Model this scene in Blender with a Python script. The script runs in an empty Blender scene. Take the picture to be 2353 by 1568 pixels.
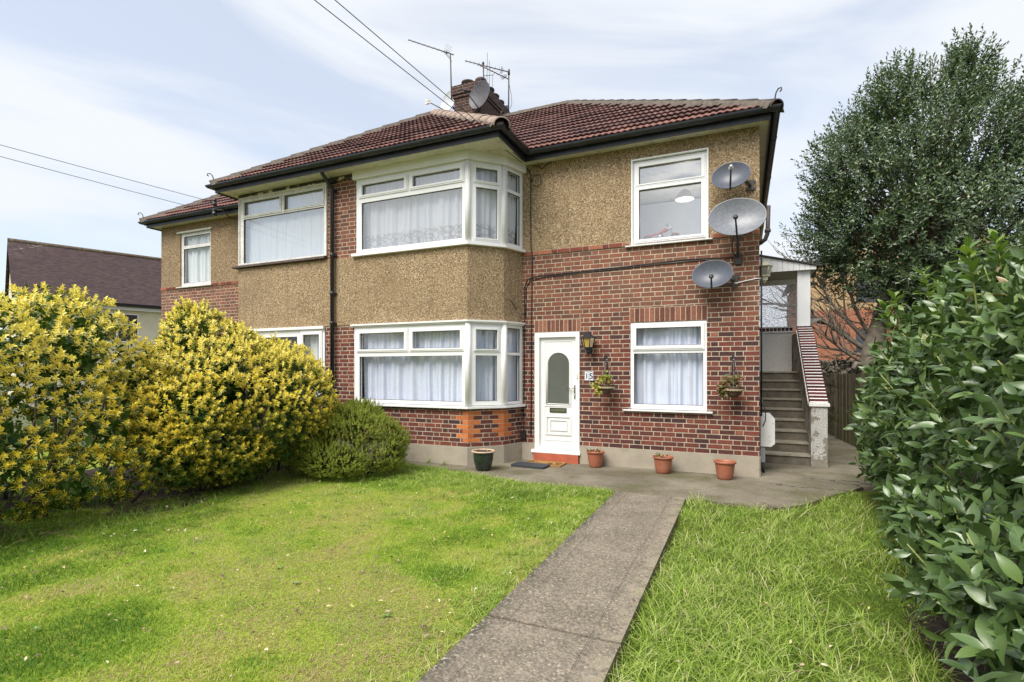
import bpy, bmesh, math, random
import numpy as np
from mathutils import Vector, Matrix
random.seed(7); rng = np.random.default_rng(7)
SC = bpy.context.scene; COL = SC.collection
R = math.radians
# ------------------------------------------------------------------ camera
TH = math.atan(531.5/1199)
cam = bpy.data.cameras.new("camera"); camo = bpy.data.objects.new("camera", cam); COL.objects.link(camo)
cam.sensor_width = 36; cam.lens = 36*1199/2353; cam.shift_y = 66/2353
cam.clip_start = 0.05; cam.clip_end = 1000
camo.location = (0, 0, 1.6); camo.rotation_euler = (R(90), 0, TH)
SC.camera = camo
# ------------------------------------------------------------------ world, sun, exposure
SUN_EL, SUN_AZ = R(52), R(196)      # azimuth clockwise from +y; the sun stands behind and to the left of the camera
w = bpy.data.worlds.new("World"); SC.world = w; w.use_nodes = True
nt = w.node_tree; nt.nodes.clear()
def wn(t, **k):
    n = nt.nodes.new(t)
    for a, b in k.items(): setattr(n, a, b)
    return n
sky = wn('ShaderNodeTexSky', sky_type='NISHITA', sun_disc=False, sun_elevation=SUN_EL, sun_rotation=SUN_AZ, air_density=1.0, dust_density=1.5, ozone_density=1.0)
tc = wn('ShaderNodeTexCoord'); sep = wn('ShaderNodeSeparateXYZ'); nt.links.new(tc.outputs['Generated'], sep.inputs[0])
def wm(op, a, b=None, c=None, clamp=False):
    n = wn('ShaderNodeMath', operation=op, use_clamp=clamp)
    for i, x in enumerate((a, b, c)):
        if x is None: continue
        if isinstance(x, (int, float)): n.inputs[i].default_value = x
        else: nt.links.new(x, n.inputs[i])
    return n.outputs[0]
zz = wm('ADD', wm('MAXIMUM', sep.outputs[2], 0.0), 0.22)
comb = wn('ShaderNodeCombineXYZ')
nt.links.new(sep.outputs[0], comb.inputs[0]); nt.links.new(sep.outputs[1], comb.inputs[1]); nt.links.new(wm('ADD', wm('MULTIPLY', sep.outputs[2], 3.6), wm('MULTIPLY', sep.outputs[0], .5)), comb.inputs[2])
mp = wn('ShaderNodeMapping'); nt.links.new(comb.outputs[0], mp.inputs[0]); mp.inputs['Scale'].default_value = (1, 1, 1.25); mp.inputs['Location'].default_value = (2.3, 0.4, 1.1)
n1 = wn('ShaderNodeTexNoise'); n1.inputs['Scale'].default_value = 1.6; n1.inputs['Detail'].default_value = 5; n1.inputs['Roughness'].default_value = 0.5; n1.inputs['Distortion'].default_value = 0.5
nt.links.new(mp.outputs[0], n1.inputs['Vector'])
cm = wn('ShaderNodeMapRange', interpolation_type='SMOOTHSTEP'); nt.links.new(n1.outputs[0], cm.inputs[0])
cm.inputs[1].default_value = 0.36; cm.inputs[2].default_value = 0.60; cm.inputs[3].default_value = 0.58; cm.inputs[4].default_value = 1.0
hz = wn('ShaderNodeMapRange'); nt.links.new(sep.outputs[2], hz.inputs[0]); hz.inputs[1].default_value = 0.0; hz.inputs[2].default_value = 0.42; hz.inputs[3].default_value = 0.75; hz.inputs[4].default_value = 0.0
mask = wm('MAXIMUM', cm.outputs[0], hz.outputs[0])
mx = wn('ShaderNodeMix', data_type='RGBA'); nt.links.new(mask, mx.inputs[0]); nt.links.new(sky.outputs[0], mx.inputs[6]); mx.inputs[7].default_value = (3.85, 4.02, 4.28, 1)
bg = wn('ShaderNodeBackground'); bg.inputs[1].default_value = 0.1; nt.links.new(mx.outputs[2], bg.inputs[0])
wo = wn('ShaderNodeOutputWorld'); nt.links.new(bg.outputs[0], wo.inputs[0])
sl = bpy.data.lights.new("sun", 'SUN'); sl.energy = 2.1; sl.angle = R(38); sl.color = (1, 0.95, 0.88)
so = bpy.data.objects.new("sun", sl); COL.objects.link(so)
sd = Vector((math.sin(SUN_AZ)*math.cos(SUN_EL), math.cos(SUN_AZ)*math.cos(SUN_EL), math.sin(SUN_EL)))
so.rotation_euler = sd.to_track_quat('Z', 'Y').to_euler()
SC.view_settings.view_transform = 'Standard'; SC.view_settings.look = 'None'
SC.view_settings.exposure = 1.25; SC.view_settings.gamma = 1.0
SC.cycles.max_bounces = 8; SC.cycles.transparent_max_bounces = 16

# ------------------------------------------------------------------ helpers
def smooth_noise(x, y, seed=0):
    x = np.asarray(x, float); y = np.asarray(y, float)
    xi = np.floor(x).astype(np.int64); yi = np.floor(y).astype(np.int64); fx = x-xi; fy = y-yi
    fx = fx*fx*(3-2*fx); fy = fy*fy*(3-2*fy)
    def h(a, b):
        n = (a*374761393+b*668265263+seed*982451653) & 0x7fffffff
        n = ((n ^ (n >> 13))*1274126177) & 0x7fffffff
        return ((n ^ (n >> 16)) & 0xffff)/65535.0
    return (h(xi, yi)*(1-fx)+h(xi+1, yi)*fx)*(1-fy)+(h(xi, yi+1)*(1-fx)+h(xi+1, yi+1)*fx)*fy
def fbm(x, y, seed=0, oct=4):
    s = 0; a = 0.5; t = 0
    for i in range(oct):
        s = s+a*smooth_noise(np.asarray(x)*2**i, np.asarray(y)*2**i, seed+i*17); t += a; a *= 0.5
    return s/t

def tag(o, label=None, cat=None, group=None, kind=None):
    if label: o['label'] = label
    if cat: o['category'] = cat
    if group: o['group'] = group
    if kind: o['kind'] = kind
    return o
def empty(name, loc, label=None, cat=None, group=None):
    o = bpy.data.objects.new(name, None); COL.objects.link(o); o.location = loc; o.empty_display_size = 0.1
    return tag(o, label, cat, group)
def attach(o, parent):
    o.parent = parent
    p = parent; off = Vector((0, 0, 0))
    if p.type == 'EMPTY': off = Vector(p.location)
    elif p.parent is not None and p.parent.type == 'EMPTY': off = Vector((0, 0, 0))
    o.matrix_parent_inverse = Matrix.Translation(-off)
    return o

class MB:
    def __init__(s): s.v = []; s.f = []; s.sm = []
    def add(s, vs, fs, sm=False):
        b = len(s.v); s.v += [tuple(p) for p in vs]; s.f += [tuple(i+b for i in f) for f in fs]; s.sm += [sm]*len(fs); return s
    def quad(s, a, b, c, d): return s.add([a, b, c, d], [(0, 1, 2, 3)])
    def poly(s, ps): return s.add(ps, [tuple(range(len(ps)))])
    def hexa(s, p):   # 8 points: bottom 0-3 ccw, top 4-7
        return s.add(p, [(0, 3, 2, 1), (4, 5, 6, 7), (0, 1, 5, 4), (1, 2, 6, 5), (2, 3, 7, 6), (3, 0, 4, 7)])
    def box(s, x0, x1, y0, y1, z0, z1):
        return s.hexa([(x0, y0, z0), (x1, y0, z0), (x1, y1, z0), (x0, y1, z0), (x0, y0, z1), (x1, y0, z1), (x1, y1, z1), (x0, y1, z1)])
    def obox(s, c, ax, ay, az, hx, hy, hz):
        c, ax, ay, az = Vector(c), Vector(ax).normalized(), Vector(ay).normalized(), Vector(az).normalized()
        P = [c+ax*(i*hx)+ay*(j*hy)+az*(k*hz) for k in (-1, 1) for i, j in ((-1, -1), (1, -1), (1, 1), (-1, 1))]
        return s.hexa(P)
    def tube(s, pts, r, n=8, cap=True, sm=True):
        pts = [Vector(p) for p in pts]; m = len(pts)
        rr = r if isinstance(r, (list, tuple)) else [r]*m
        vs = []; prev = None
        for i, p in enumerate(pts):
            t = (pts[min(i+1, m-1)]-pts[max(i-1, 0)]).normalized()
            if prev is None:
                a = Vector((0, 0, 1)) if abs(t.z) < 0.9 else Vector((1, 0, 0))
                u = t.cross(a).normalized()
            else:
                u = (prev-t*prev.dot(t)).normalized()
            prev = u; v = t.cross(u)
            for k in range(n):
                an = 2*math.pi*k/n; vs.append(p+(u*math.cos(an)+v*math.sin(an))*rr[i])
        fs = [(i*n+k, i*n+(k+1) % n, (i+1)*n+(k+1) % n, (i+1)*n+k) for i in range(m-1) for k in range(n)]
        if cap: fs += [tuple(range(n-1, -1, -1)), tuple((m-1)*n+k for k in range(n))]
        return s.add(vs, fs, sm)
    def lathe(s, prof, c=(0, 0, 0), n=24, sm=True, axis=None):
        vs = []; fs = []
        M = Matrix.Identity(3) if axis is None else Vector(axis).to_track_quat('Z', 'Y').to_matrix()
        for (r, z) in prof:
            for k in range(n):
                a = 2*math.pi*k/n; vs.append(Vector(c)+M @ Vector((r*math.cos(a), r*math.sin(a), z)))
        for i in range(len(prof)-1):
            for k in range(n): fs.append((i*n+k, i*n+(k+1) % n, (i+1)*n+(k+1) % n, (i+1)*n+k))
        return s.add(vs, fs, sm)
    def board(s, p0, p1, s0, s1, z0, z1, d0, d1, holes=()):
        """vertical board along p0->p1 (2-D), between offsets d0<d1 outwards, with rectangular holes (s0,s1,z0,z1)"""
        p0 = Vector((p0[0], p0[1], 0)); dv = Vector((p1[0]-p0[0], p1[1]-p0[1], 0)).normalized(); nv = Vector((dv.y, -dv.x, 0))
        P = lambda a, d, z: p0+dv*a+nv*d+Vector((0, 0, z))
        xs = sorted({s0, s1} | {min(max(h[i], s0), s1) for h in holes for i in (0, 1)}); zs = sorted({z0, z1} | {min(max(h[i], z0), z1) for h in holes for i in (2, 3)})
        def solid(i, j):
            if i < 0 or j < 0 or i >= len(xs)-1 or j >= len(zs)-1: return False
            a = (xs[i]+xs[i+1])/2; b = (zs[j]+zs[j+1])/2
            return not any(h[0] < a < h[1] and h[2] < b < h[3] for h in holes)
        for i in range(len(xs)-1):
            for j in range(len(zs)-1):
                if not solid(i, j): continue
                a, b, c, d = xs[i], xs[i+1], zs[j], zs[j+1]
                s.quad(P(a, d1, c), P(b, d1, c), P(b, d1, d), P(a, d1, d)); s.quad(P(b, d0, c), P(a, d0, c), P(a, d0, d), P(b, d0, d))
                if not solid(i-1, j): s.quad(P(a, d0, c), P(a, d1, c), P(a, d1, d), P(a, d0, d))
                if not solid(i+1, j): s.quad(P(b, d1, c), P(b, d0, c), P(b, d0, d), P(b, d1, d))
                if not solid(i, j-1): s.quad(P(a, d0, c), P(b, d0, c), P(b, d1, c), P(a, d1, c))
                if not solid(i, j+1): s.quad(P(a, d1, d), P(b, d1, d), P(b, d0, d), P(a, d0, d))
        return s
    def sweep(s, path, prof, sm=False, closed=True, cap=True):
        """path: 2-D polyline (left to right seen from outside); prof: (outward, z) points; mitred corners"""
        n = len(path); P = [Vector((p[0], p[1])) for p in path]; vs = []; m = len(prof)
        for i in range(n):
            a = (P[i]-P[i-1]).normalized() if i > 0 else (P[1]-P[0]).normalized()
            b = (P[i+1]-P[i]).normalized() if i < n-1 else a
            na = Vector((a.y, -a.x)); nb = Vector((b.y, -b.x)); q = (na+nb); q = q/(1+na.dot(nb))
            for (o, z) in prof: vs.append((P[i].x+q.x*o, P[i].y+q.y*o, z))
        fs = []
        for i in range(n-1):
            for k in range(m if closed else m-1):
                k2 = (k+1) % m; fs.append((i*m+k, (i+1)*m+k, (i+1)*m+k2, i*m+k2))
        if closed and cap: fs += [tuple(range(m)), tuple((n-1)*m+k for k in range(m-1, -1, -1))]
        return s.add(vs, fs, sm)
    def build(s, name, mat, parent=None, uv=True, label=None):
        me = bpy.data.meshes.new(name); me.from_pydata(s.v, [], s.f)
        me.polygons.foreach_set('use_smooth', s.sm)
        me.materials.append(mat)
        if uv and len(s.f):
            L = me.uv_layers.new(name='UVMap'); n = len(me.loops)
            vi = np.empty(n, np.int32); me.loops.foreach_get('vertex_index', vi)
            co = np.empty(len(me.vertices)*3); me.vertices.foreach_get('co', co); co = co.reshape(-1, 3)
            nf = len(me.polygons); nr = np.empty(nf*3); me.polygons.foreach_get('normal', nr); nr = nr.reshape(-1, 3)
            tot = np.empty(nf, np.int32); me.polygons.foreach_get('loop_total', tot); ln = np.repeat(nr, tot, axis=0)
            h = np.hypot(ln[:, 0], ln[:, 1])+1e-9; tx = -ln[:, 1]/h; ty = ln[:, 0]/h
            p = co[vi]; ver = np.abs(ln[:, 2]) < 0.7
            u = np.where(ver, p[:, 0]*tx+p[:, 1]*ty, p[:, 0]); v = np.where(ver, p[:, 2], p[:, 1])
            L.data.foreach_set('uv', np.stack([u, v], 1).ravel())
        me.update(); o = bpy.data.objects.new(name, me); COL.objects.link(o)
        if parent is not None: attach(o, parent)
        if label: o['label'] = label
        return o

def fast_mesh(name, verts, quads, mat, parent=None, col=None, uv=None, smooth=True):
    me = bpy.data.meshes.new(name); nv = len(verts); nq = len(quads)
    me.vertices.add(nv); me.vertices.foreach_set('co', np.ascontiguousarray(verts, np.float32).ravel())
    me.loops.add(nq*4); me.loops.foreach_set('vertex_index', np.ascontiguousarray(quads, np.int32).ravel())
    me.polygons.add(nq); me.polygons.foreach_set('loop_start', np.arange(0, nq*4, 4, dtype=np.int32))
    me.polygons.foreach_set('use_smooth', np.full(nq, smooth))
    if uv is not None:
        L = me.uv_layers.new(name='UVMap'); L.data.foreach_set('uv', np.ascontiguousarray(uv[np.asarray(quads).ravel()], np.float32).ravel())
    if col is not None:
        A = me.color_attributes.new('col', 'FLOAT_COLOR', 'POINT'); A.data.foreach_set('color', np.ascontiguousarray(col, np.float32).ravel())
    me.materials.append(mat); me.update(calc_edges=True); me.validate()
    o = bpy.data.objects.new(name, me); COL.objects.link(o)
    if parent is not None: attach(o, parent)
    return o

def leaf_template(rows=4, width=0.4, fold=0.18, droop=0.15, cols=3, power=0.8, wave=0.0):
    t = np.linspace(0, 1, rows); wd = width/2*np.sin(np.pi*np.clip(t, 0.02, 0.985)**power)
    if cols == 2: wd = width/2*np.array([1, .8, .08]) if rows == 3 else wd
    V = []; U = []
    xs = (-1, 0, 1) if cols == 3 else (-1, 1)
    for i in range(rows):
        for x in xs:
            V.append((x*wd[i], t[i], abs(x)*fold*wd[i]*2-droop*t[i]**2+wave*x*math.sin(9*t[i])*wd[i])); U.append((x*.5+.5, t[i]))
    n = len(xs); Q = [(i*n+k, i*n+k+1, (i+1)*n+k+1, (i+1)*n+k) for i in range(rows-1) for k in range(n-1)]
    return np.array(V), np.array(Q), np.array(U)
def leaves(name, mat, parent, tmpl, pos, ydir, up, scale, rnd, xs=None):
    V, Q, U = tmpl; M = len(pos); pos = np.asarray(pos, float)
    Y = ydir/(np.linalg.norm(ydir, axis=1, keepdims=True)+1e-9)
    X = np.cross(Y, up); X /= (np.linalg.norm(X, axis=1, keepdims=True)+1e-9); Z = np.cross(X, Y)
    sx = scale if xs is None else scale*xs
    W = pos[:, None, :]+(X[:, None, :]*V[None, :, 0:1])*sx[:, None, None]+(Y[:, None, :]*V[None, :, 1:2]+Z[:, None, :]*V[None, :, 2:3])*scale[:, None, None]
    quads = (Q[None]+(np.arange(M)*len(V))[:, None, None]).reshape(-1, 4)
    col = np.ones((M, 4)); col[:, :rnd.shape[1]] = rnd
    return fast_mesh(name, W.reshape(-1, 3), quads, mat, parent, col=np.repeat(col, len(V), axis=0), uv=np.tile(U, (M, 1)))

# ------------------------------------------------------------------ materials
class Mat:
    def __init__(s, name, rough=0.6, spec=0.5):
        s.m = bpy.data.materials.new(name); s.m.use_nodes = True; s.nt = s.m.node_tree
        s.b = s.nt.nodes['Principled BSDF']; s.out = s.nt.nodes['Material Output']; s.b.inputs['Roughness'].default_value = rough
        s.b.inputs['Specular IOR Level'].default_value = spec
    def n(s, t, **k):
        x = s.nt.nodes.new(t)
        for a, b in k.items(): setattr(x, a, b)
        return x
    def l(s, a, b): s.nt.links.new(a, b)
    def val(s, x, sock):
        if isinstance(x, (int, float)): sock.default_value = x
        elif isinstance(x, (tuple, list)): sock.default_value = tuple(x)+((1,) if len(x) == 3 and sock.type == 'RGBA' else ())
        else: s.l(x, sock)
    def math(s, op, a, b=None, c=None, clamp=False):
        x = s.n('ShaderNodeMath', operation=op, use_clamp=clamp)
        for i, v in enumerate((a, b, c)):
            if v is not None: s.val(v, x.inputs[i])
        return x.outputs[0]
    def mix(s, f, a, b, blend='MIX'):
        x = s.n('ShaderNodeMix', data_type='RGBA', blend_type=blend); s.val(f, x.inputs[0]); s.val(a, x.inputs[6]); s.val(b, x.inputs[7]); return x.outputs[2]
    def obj(s): return s.n('ShaderNodeTexCoord').outputs['Object']
    def uv(s): return s.n('ShaderNodeUVMap', uv_map='UVMap').outputs[0]
    def map(s, vec, scale=(1, 1, 1), loc=(0, 0, 0), rot=(0, 0, 0)):
        x = s.n('ShaderNodeMapping'); s.l(vec, x.inputs[0]); x.inputs['Scale'].default_value = scale; x.inputs['Location'].default_value = loc; x.inputs['Rotation'].default_value = rot; return x.outputs[0]
    def noise(s, vec, scale, detail=3, rough=0.5, dist=0, out=0):
        x = s.n('ShaderNodeTexNoise'); s.l(vec, x.inputs['Vector']); x.inputs['Scale'].default_value = scale; x.inputs['Detail'].default_value = detail; x.inputs['Roughness'].default_value = rough; x.inputs['Distortion'].default_value = dist; return x.outputs[out]
    def vor(s, vec, scale, feature='F1', out='Distance', rnd=1):
        x = s.n('ShaderNodeTexVoronoi', feature=feature); s.l(vec, x.inputs['Vector']); x.inputs['Scale'].default_value = scale; x.inputs['Randomness'].default_value = rnd; return x.outputs[out]
    def ramp(s, f, stops, interp='LINEAR'):
        x = s.n('ShaderNodeValToRGB'); s.val(f, x.inputs[0]); e = x.color_ramp.elements; x.color_ramp.interpolation = interp
        while len(e) > 1: e.remove(e[-1])
        e[0].position = stops[0][0]; e[0].color = tuple(stops[0][1])+(1,)
        for p, c in stops[1:]:
            k = e.new(p); k.color = tuple(c)+(1,)
        return x.outputs[0]
    def rng(s, f, a, b, c=0, d=1, smooth=True):
        x = s.n('ShaderNodeMapRange', interpolation_type='SMOOTHSTEP' if smooth else 'LINEAR'); s.val(f, x.inputs[0])
        for i, v in enumerate((a, b, c, d)): x.inputs[i+1].default_value = v
        return x.outputs[0]
    def sepx(s, v):
        x = s.n('ShaderNodeSeparateXYZ'); s.l(v, x.inputs[0]); return x.outputs
    def color(s, c): s.val(c, s.b.inputs['Base Color']); return s
    def bump(s, h, strength=0.3, dist=0.01):
        x = s.n('ShaderNodeBump'); x.inputs['Strength'].default_value = strength; x.inputs['Distance'].default_value = dist; s.val(h, x.inputs['Height']); s.l(x.outputs[0], s.b.inputs['Normal']); return s

def simple(name, c, rough=0.6, var=0.12, scale=6, spec=0.5, bump=0.0, bscale=80, metal=0, dirt=None):
    m = Mat(name, rough, spec); o = m.obj()
    f = m.noise(o, scale, 5, 0.6)
    a = tuple(max(0, x*(1-var)) for x in c); b = tuple(min(1, x*(1+var)) for x in c)
    col = m.mix(m.rng(f, .3, .7), a, b)
    if dirt:
        col = m.mix(m.rng(m.noise(o, dirt[1], 6, 0.65), .52, .72, 0, dirt[2]), col, dirt[0])
    m.color(col); m.b.inputs['Metallic'].default_value = metal
    if bump: m.bump(m.noise(o, bscale, 3), bump, 0.01)
    return m.m

def brick_mat(name, row=0.075, unit=0.3375, z0=0.306, stops=None, mortar=(.47, .40, .295), soot=0.3, pale=True):
    m = Mat(name, 0.85, 0.25); uv = m.uv(); X = m.sepx(uv)
    wob = m.noise(uv, 9, 2); wob2 = m.math('MULTIPLY', m.math('SUBTRACT', wob, .5), .006)
    v = m.math('DIVIDE', m.math('SUBTRACT', m.math('ADD', X[1], wob2), z0), row); r = m.math('FLOOR', v); fv = m.math('SUBTRACT', v, r)
    # shift: half a unit per row plus a slow drift so that joints do not line up like a stamp
    hsh = m.n('ShaderNodeTexWhiteNoise', noise_dimensions='1D'); m.l(r, hsh.inputs['W'])
    sh = m.math('ADD', m.math('MULTIPLY', m.math('FLOORED_MODULO', r, 2.0), .5), m.math('MULTIPLY', hsh.outputs[0], .10))
    u = m.math('ADD', m.math('DIVIDE', m.math('ADD', X[0], m.math('MULTIPLY', m.math('SUBTRACT', m.noise(uv, 13, 2), .5), .008)), unit), sh); c = m.math('FLOOR', u); fu = m.math('SUBTRACT', u, c)
    head = m.math('GREATER_THAN', fu, 2/3)
    eu = m.math('MINIMUM', m.math('MINIMUM', fu, m.math('SUBTRACT', 1.0, fu)), m.math('ABSOLUTE', m.math('SUBTRACT', fu, 2/3)))
    eu = m.math('MULTIPLY', eu, unit); ev = m.math('MULTIPLY', m.math('MINIMUM', fv, m.math('SUBTRACT', 1.0, fv)), row)
    e = m.math('MINIMUM', eu, ev); e = m.math('ADD', e, m.math('MULTIPLY', m.math('SUBTRACT', m.noise(uv, 60, 2), .5), .004))
    br = m.rng(e, .0045, .0075)
    cv = m.n('ShaderNodeCombineXYZ'); m.l(c, cv.inputs[0]); m.l(r, cv.inputs[1]); m.l(head, cv.inputs[2])
    wn_ = m.n('ShaderNodeTexWhiteNoise', noise_dimensions='3D'); m.l(cv.outputs[0], wn_.inputs['Vector'])
    rv = m.math('ADD', m.math('MULTIPLY', wn_.outputs[0], .85), m.math('MULTIPLY', m.math('MULTIPLY', head, wn_.outputs[0]), .15))
    st = stops or [(0, (.052, .028, .030)), (.2, (.088, .036, .032)), (.5, (.142, .044, .034)), (.82, (.19, .059, .042)), (.96, (.23, .085, .055)), (1, (.27, .11, .07))]
    bc = m.ramp(rv, st)
    mott = m.noise(uv, 38, 4, .7)
    bc = m.mix(.55, bc, m.mix(m.rng(mott, .3, .7), (.5, .45, .45), (1.55, 1.55, 1.5)), 'MULTIPLY')
    if pale:   # the upper bricks are paler and browner than the lower ones
        pm = m.math('MULTIPLY', m.rng(X[1], 1.9, 2.9), m.rng(m.noise(uv, 1.1, 3), .3, .6, .35, 1))
        bc = m.mix(m.math('MULTIPLY', pm, .42), bc, (.30, .15, .085))
    mc = m.mix(m.rng(m.noise(uv, 5, 4), .3, .7), tuple(x*.72 for x in mortar), tuple(min(1, x*1.18) for x in mortar))
    col = m.mix(br, mc, bc)
    col = m.mix(m.rng(m.noise(uv, 1.7, 5, .65), .5, .75, 0, soot), col, (.05, .04, .035))
    m.color(col); m.bump(m.math('ADD', br, m.math('MULTIPLY', mott, .25)), .7, .008)
    return m.m

def pebble_mat(name, tint=(1, 1, 1), dark=0.0):
    m = Mat(name, 0.85, 0.25); o = m.obj()
    cell = m.vor(o, 84, 'F1', 'Color'); X = m.sepx(cell); d = m.vor(o, 84, 'F1', 'Distance')
    cell2 = m.sepx(m.vor(m.map(o, loc=(3.1, 1.7, .9)), 52, 'F1', 'Color'))
    f = m.math('ADD', m.math('MULTIPLY', X[0], .6), m.math('MULTIPLY', cell2[0], .4))
    T = lambda c: tuple(a*b for a, b in zip(c, tint))
    col = m.ramp(f, [(0, T((.07, .048, .03))), (.2, T((.17, .12, .075))), (.38, T((.31, .23, .145))), (.6, T((.42, .33, .215))), (.8, T((.55, .45, .31))), (1, T((.86, .78, .62)))])
    base = T((.39, .30, .185))
    patch = m.rng(m.noise(o, 2.2, 5, .6), .52, .7, 0, .55)
    col = m.mix(patch, col, base)
    gap = m.rng(d, .35, .75, 0, .5); col = m.mix(gap, col, T((.12, .08, .045)))
    big = m.rng(m.noise(o, .9, 5, .7), .35, .7)
    col = m.mix(m.math('MULTIPLY', big, .22), col, T((.15, .105, .06)))
    stk = m.rng(m.noise(m.map(o, (5, 5, .35)), 1.5, 4, .6), .52, .75, 0, .30); col = m.mix(stk, col, T((.13, .105, .07)))
    m.color(col); m.bump(m.math('SUBTRACT', 1.0, d), .8, .012)
    return m.m

def glass_mat(name, boost=1.8, base=.07, tint=(.9, .95, .95), rough=0.01):
    m = Mat(name); nt_ = m.nt; nt_.nodes.remove(m.b)
    fr = m.n('ShaderNodeLayerWeight'); fr.inputs[0].default_value = 0.5     # Schlick reflection, the same from both sides of the pane
    f = m.math('ADD', m.math('MULTIPLY', m.math('POWER', fr.outputs['Facing'], 4.0), .75*boost), base+.05, clamp=True)
    t = m.n('ShaderNodeBsdfTransparent'); t.inputs[0].default_value = tint+(1,)
    g = m.n('ShaderNodeBsdfGlossy'); g.inputs['Roughness'].default_value = rough
    x = m.n('ShaderNodeMixShader'); m.l(f, x.inputs[0]); m.l(t.outputs[0], x.inputs[1]); m.l(g.outputs[0], x.inputs[2]); m.l(x.outputs[0], m.out.inputs[0])
    return m.m

M = {}
M['brick'] = brick_mat('brick')
M['brick_chimney'] = brick_mat('brick_chimney', z0=7.0, stops=[(0, (.025, .016, .017)), (.6, (.052, .026, .024)), (1, (.095, .042, .034))], mortar=(.19, .16, .12), soot=.8, pale=False)
M['pebble'] = pebble_mat('pebbledash', (1.10, 1.04, .94))
M['pebble_left'] = pebble_mat('pebbledash_worn', (.95, .88, .78))
M['white'] = simple('white_upvc', (.80, .80, .79), .28, .03, 2)
M['white_worn'] = simple('white_paint_worn', (.66, .65, .61), .5, .1, 5, dirt=((.22, .18, .14), 14, .7))
M['cream'] = simple('cream_soffit', (.62, .60, .50), .5, .08, 3, dirt=((.20, .17, .12), 7, .55))
M['black'] = simple('black_gutter_plastic', (.018, .020, .026), .32, .25, 5, bump=.05)
M['fascia'] = simple('black_painted_timber', (.020, .021, .028), .4, .3, 5, bump=.1, bscale=30)
M['soil'] = simple('soil', (.045, .030, .020), .95, .5, 14, bump=.8, bscale=60)
M['interior'] = simple('interior_plaster', (.55, .62, .72), .9, .04); 
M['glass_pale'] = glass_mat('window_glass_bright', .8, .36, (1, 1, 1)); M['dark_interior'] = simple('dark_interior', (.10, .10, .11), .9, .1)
M['glass'] = glass_mat('window_glass', 1.0, .04, (1, 1, 1))
M['glass_sky'] = glass_mat('window_glass_reflective', 1.0, .33, (1, 1, 1))
M['cement'] = simple('cement_render', (.36, .315, .245), .9, .12, 3, bump=.25, bscale=45, dirt=((.16, .15, .10), 3.0, .6))
M['metal'] = simple('galvanised_metal', (.35, .36, .37), .35, .15, 20, metal=.8)
M['steel'] = simple('brushed_steel', (.55, .54, .50), .25, .05, 20, metal=1)
M['rust'] = simple('weathered_steel', (.06, .05, .045), .6, .4, 30)
M['cable'] = simple('black_cable', (.012, .012, .014), .5, .2)
M['terracotta'] = simple('terracotta_plastic', (.36, .125, .07), .45, .10, 8, dirt=((.33, .2, .13), 6, .35))

# painted timber with flakes coming off
m = Mat('peeling_black_paint', .5); o_ = m.obj()
fl = m.noise(m.map(o_, (1, 1, 2.2)), 7, 6, .62); low = m.rng(m.sepx(o_)[2], 5.155, 5.30, .19, 0)
fm = m.rng(m.math('ADD', fl, low), .70, .715)
m.color(m.mix(fm, m.mix(m.noise(o_, 5), (.022, .022, .026), (.05, .045, .045)), (.62, .56, .42))); m.bump(fm, -.3, .004); M['peel'] = m.m
# roof tiles: colour per tile from UV-independent cells
def tile_mat(name, a, b, c, low=(.26, .115, .088)):
    m = Mat(name, .8, .3); at = m.n('ShaderNodeAttribute', attribute_name='col'); X = m.sepx(at.outputs['Color']); o = m.obj()
    col = m.ramp(X[0], [(0, a), (.5, b), (1, c)])
    col = m.mix(m.math('MULTIPLY', X[1], .8), col, low)
    col = m.mix(m.rng(m.noise(o, 24, 4, .7), .42, .75, 0, .4), col, (.24, .15, .12))
    col = m.mix(m.rng(m.noise(o, 3, 5, .7), .5, .75, 0, .6), col, (.06, .04, .035))
    col = m.mix(m.rng(m.noise(m.map(o, loc=(5, 2, 1)), 60, 2, .5), .68, .74, 0, .5), col, (.40, .36, .28))
    m.color(col); m.bump(m.noise(o, 120, 2), .15, .004); return m.m
M['tile'] = tile_mat('roof_tile', (.085, .045, .043), (.13, .064, .058), (.19, .10, .088))
M['ridge_brown'] = simple('ridge_tile_brown', (.11, .07, .052), .85, .25, 8, bump=.2, bscale=90, dirt=((.06, .05, .04), 9, .7))
M['ridge_grey'] = simple('ridge_tile_grey', (.066, .054, .052), .85, .25, 8, bump=.2, bscale=90, dirt=((.25, .24, .15), 11, .5))
M['ridge_pale'] = simple('ridge_tile_pale', (.35, .265, .215), .85, .15, 6, bump=.2, bscale=90, dirt=((.2, .15, .11), 12, .5))
M['mortar'] = simple('ridge_mortar', (.12, .10, .08), .95, .3, 12, bump=.4, bscale=60)

# per-brick coloured bricks (real bricks, one island each)
def island_brick(name, stops):
    m = Mat(name, .85, .25); g = m.n('ShaderNodeNewGeometry'); o = m.obj()
    c = m.ramp(g.outputs['Random Per Island'], stops); m.color(m.mix(.5, c, m.mix(m.rng(m.noise(o, 38, 4, .7), .3, .7), (.6, .55, .55), (1.4, 1.4, 1.4)), 'MULTIPLY')); m.bump(m.noise(o, 90, 3), .3, .005); return m.m
M['brick_soldier'] = island_brick('soldier_brick', [(0, (.11, .045, .035)), (.5, (.19, .075, .05)), (1, (.30, .13, .08))])
M['brick_band'] = island_brick('band_brick', [(0, (.13, .04, .03)), (.5, (.20, .06, .04)), (1, (.36, .14, .08))])
M['brick_orange'] = island_brick('orange_brick', [(0, (.42, .12, .04)), (1, (.55, .19, .065))])
M['brick_stair'] = island_brick('stair_brick', [(0, (.045, .014, .014)), (1, (.11, .028, .024))])
M['joint'] = simple('mortar_joint', (.46, .39, .29), .95, .15, 12)

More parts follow.
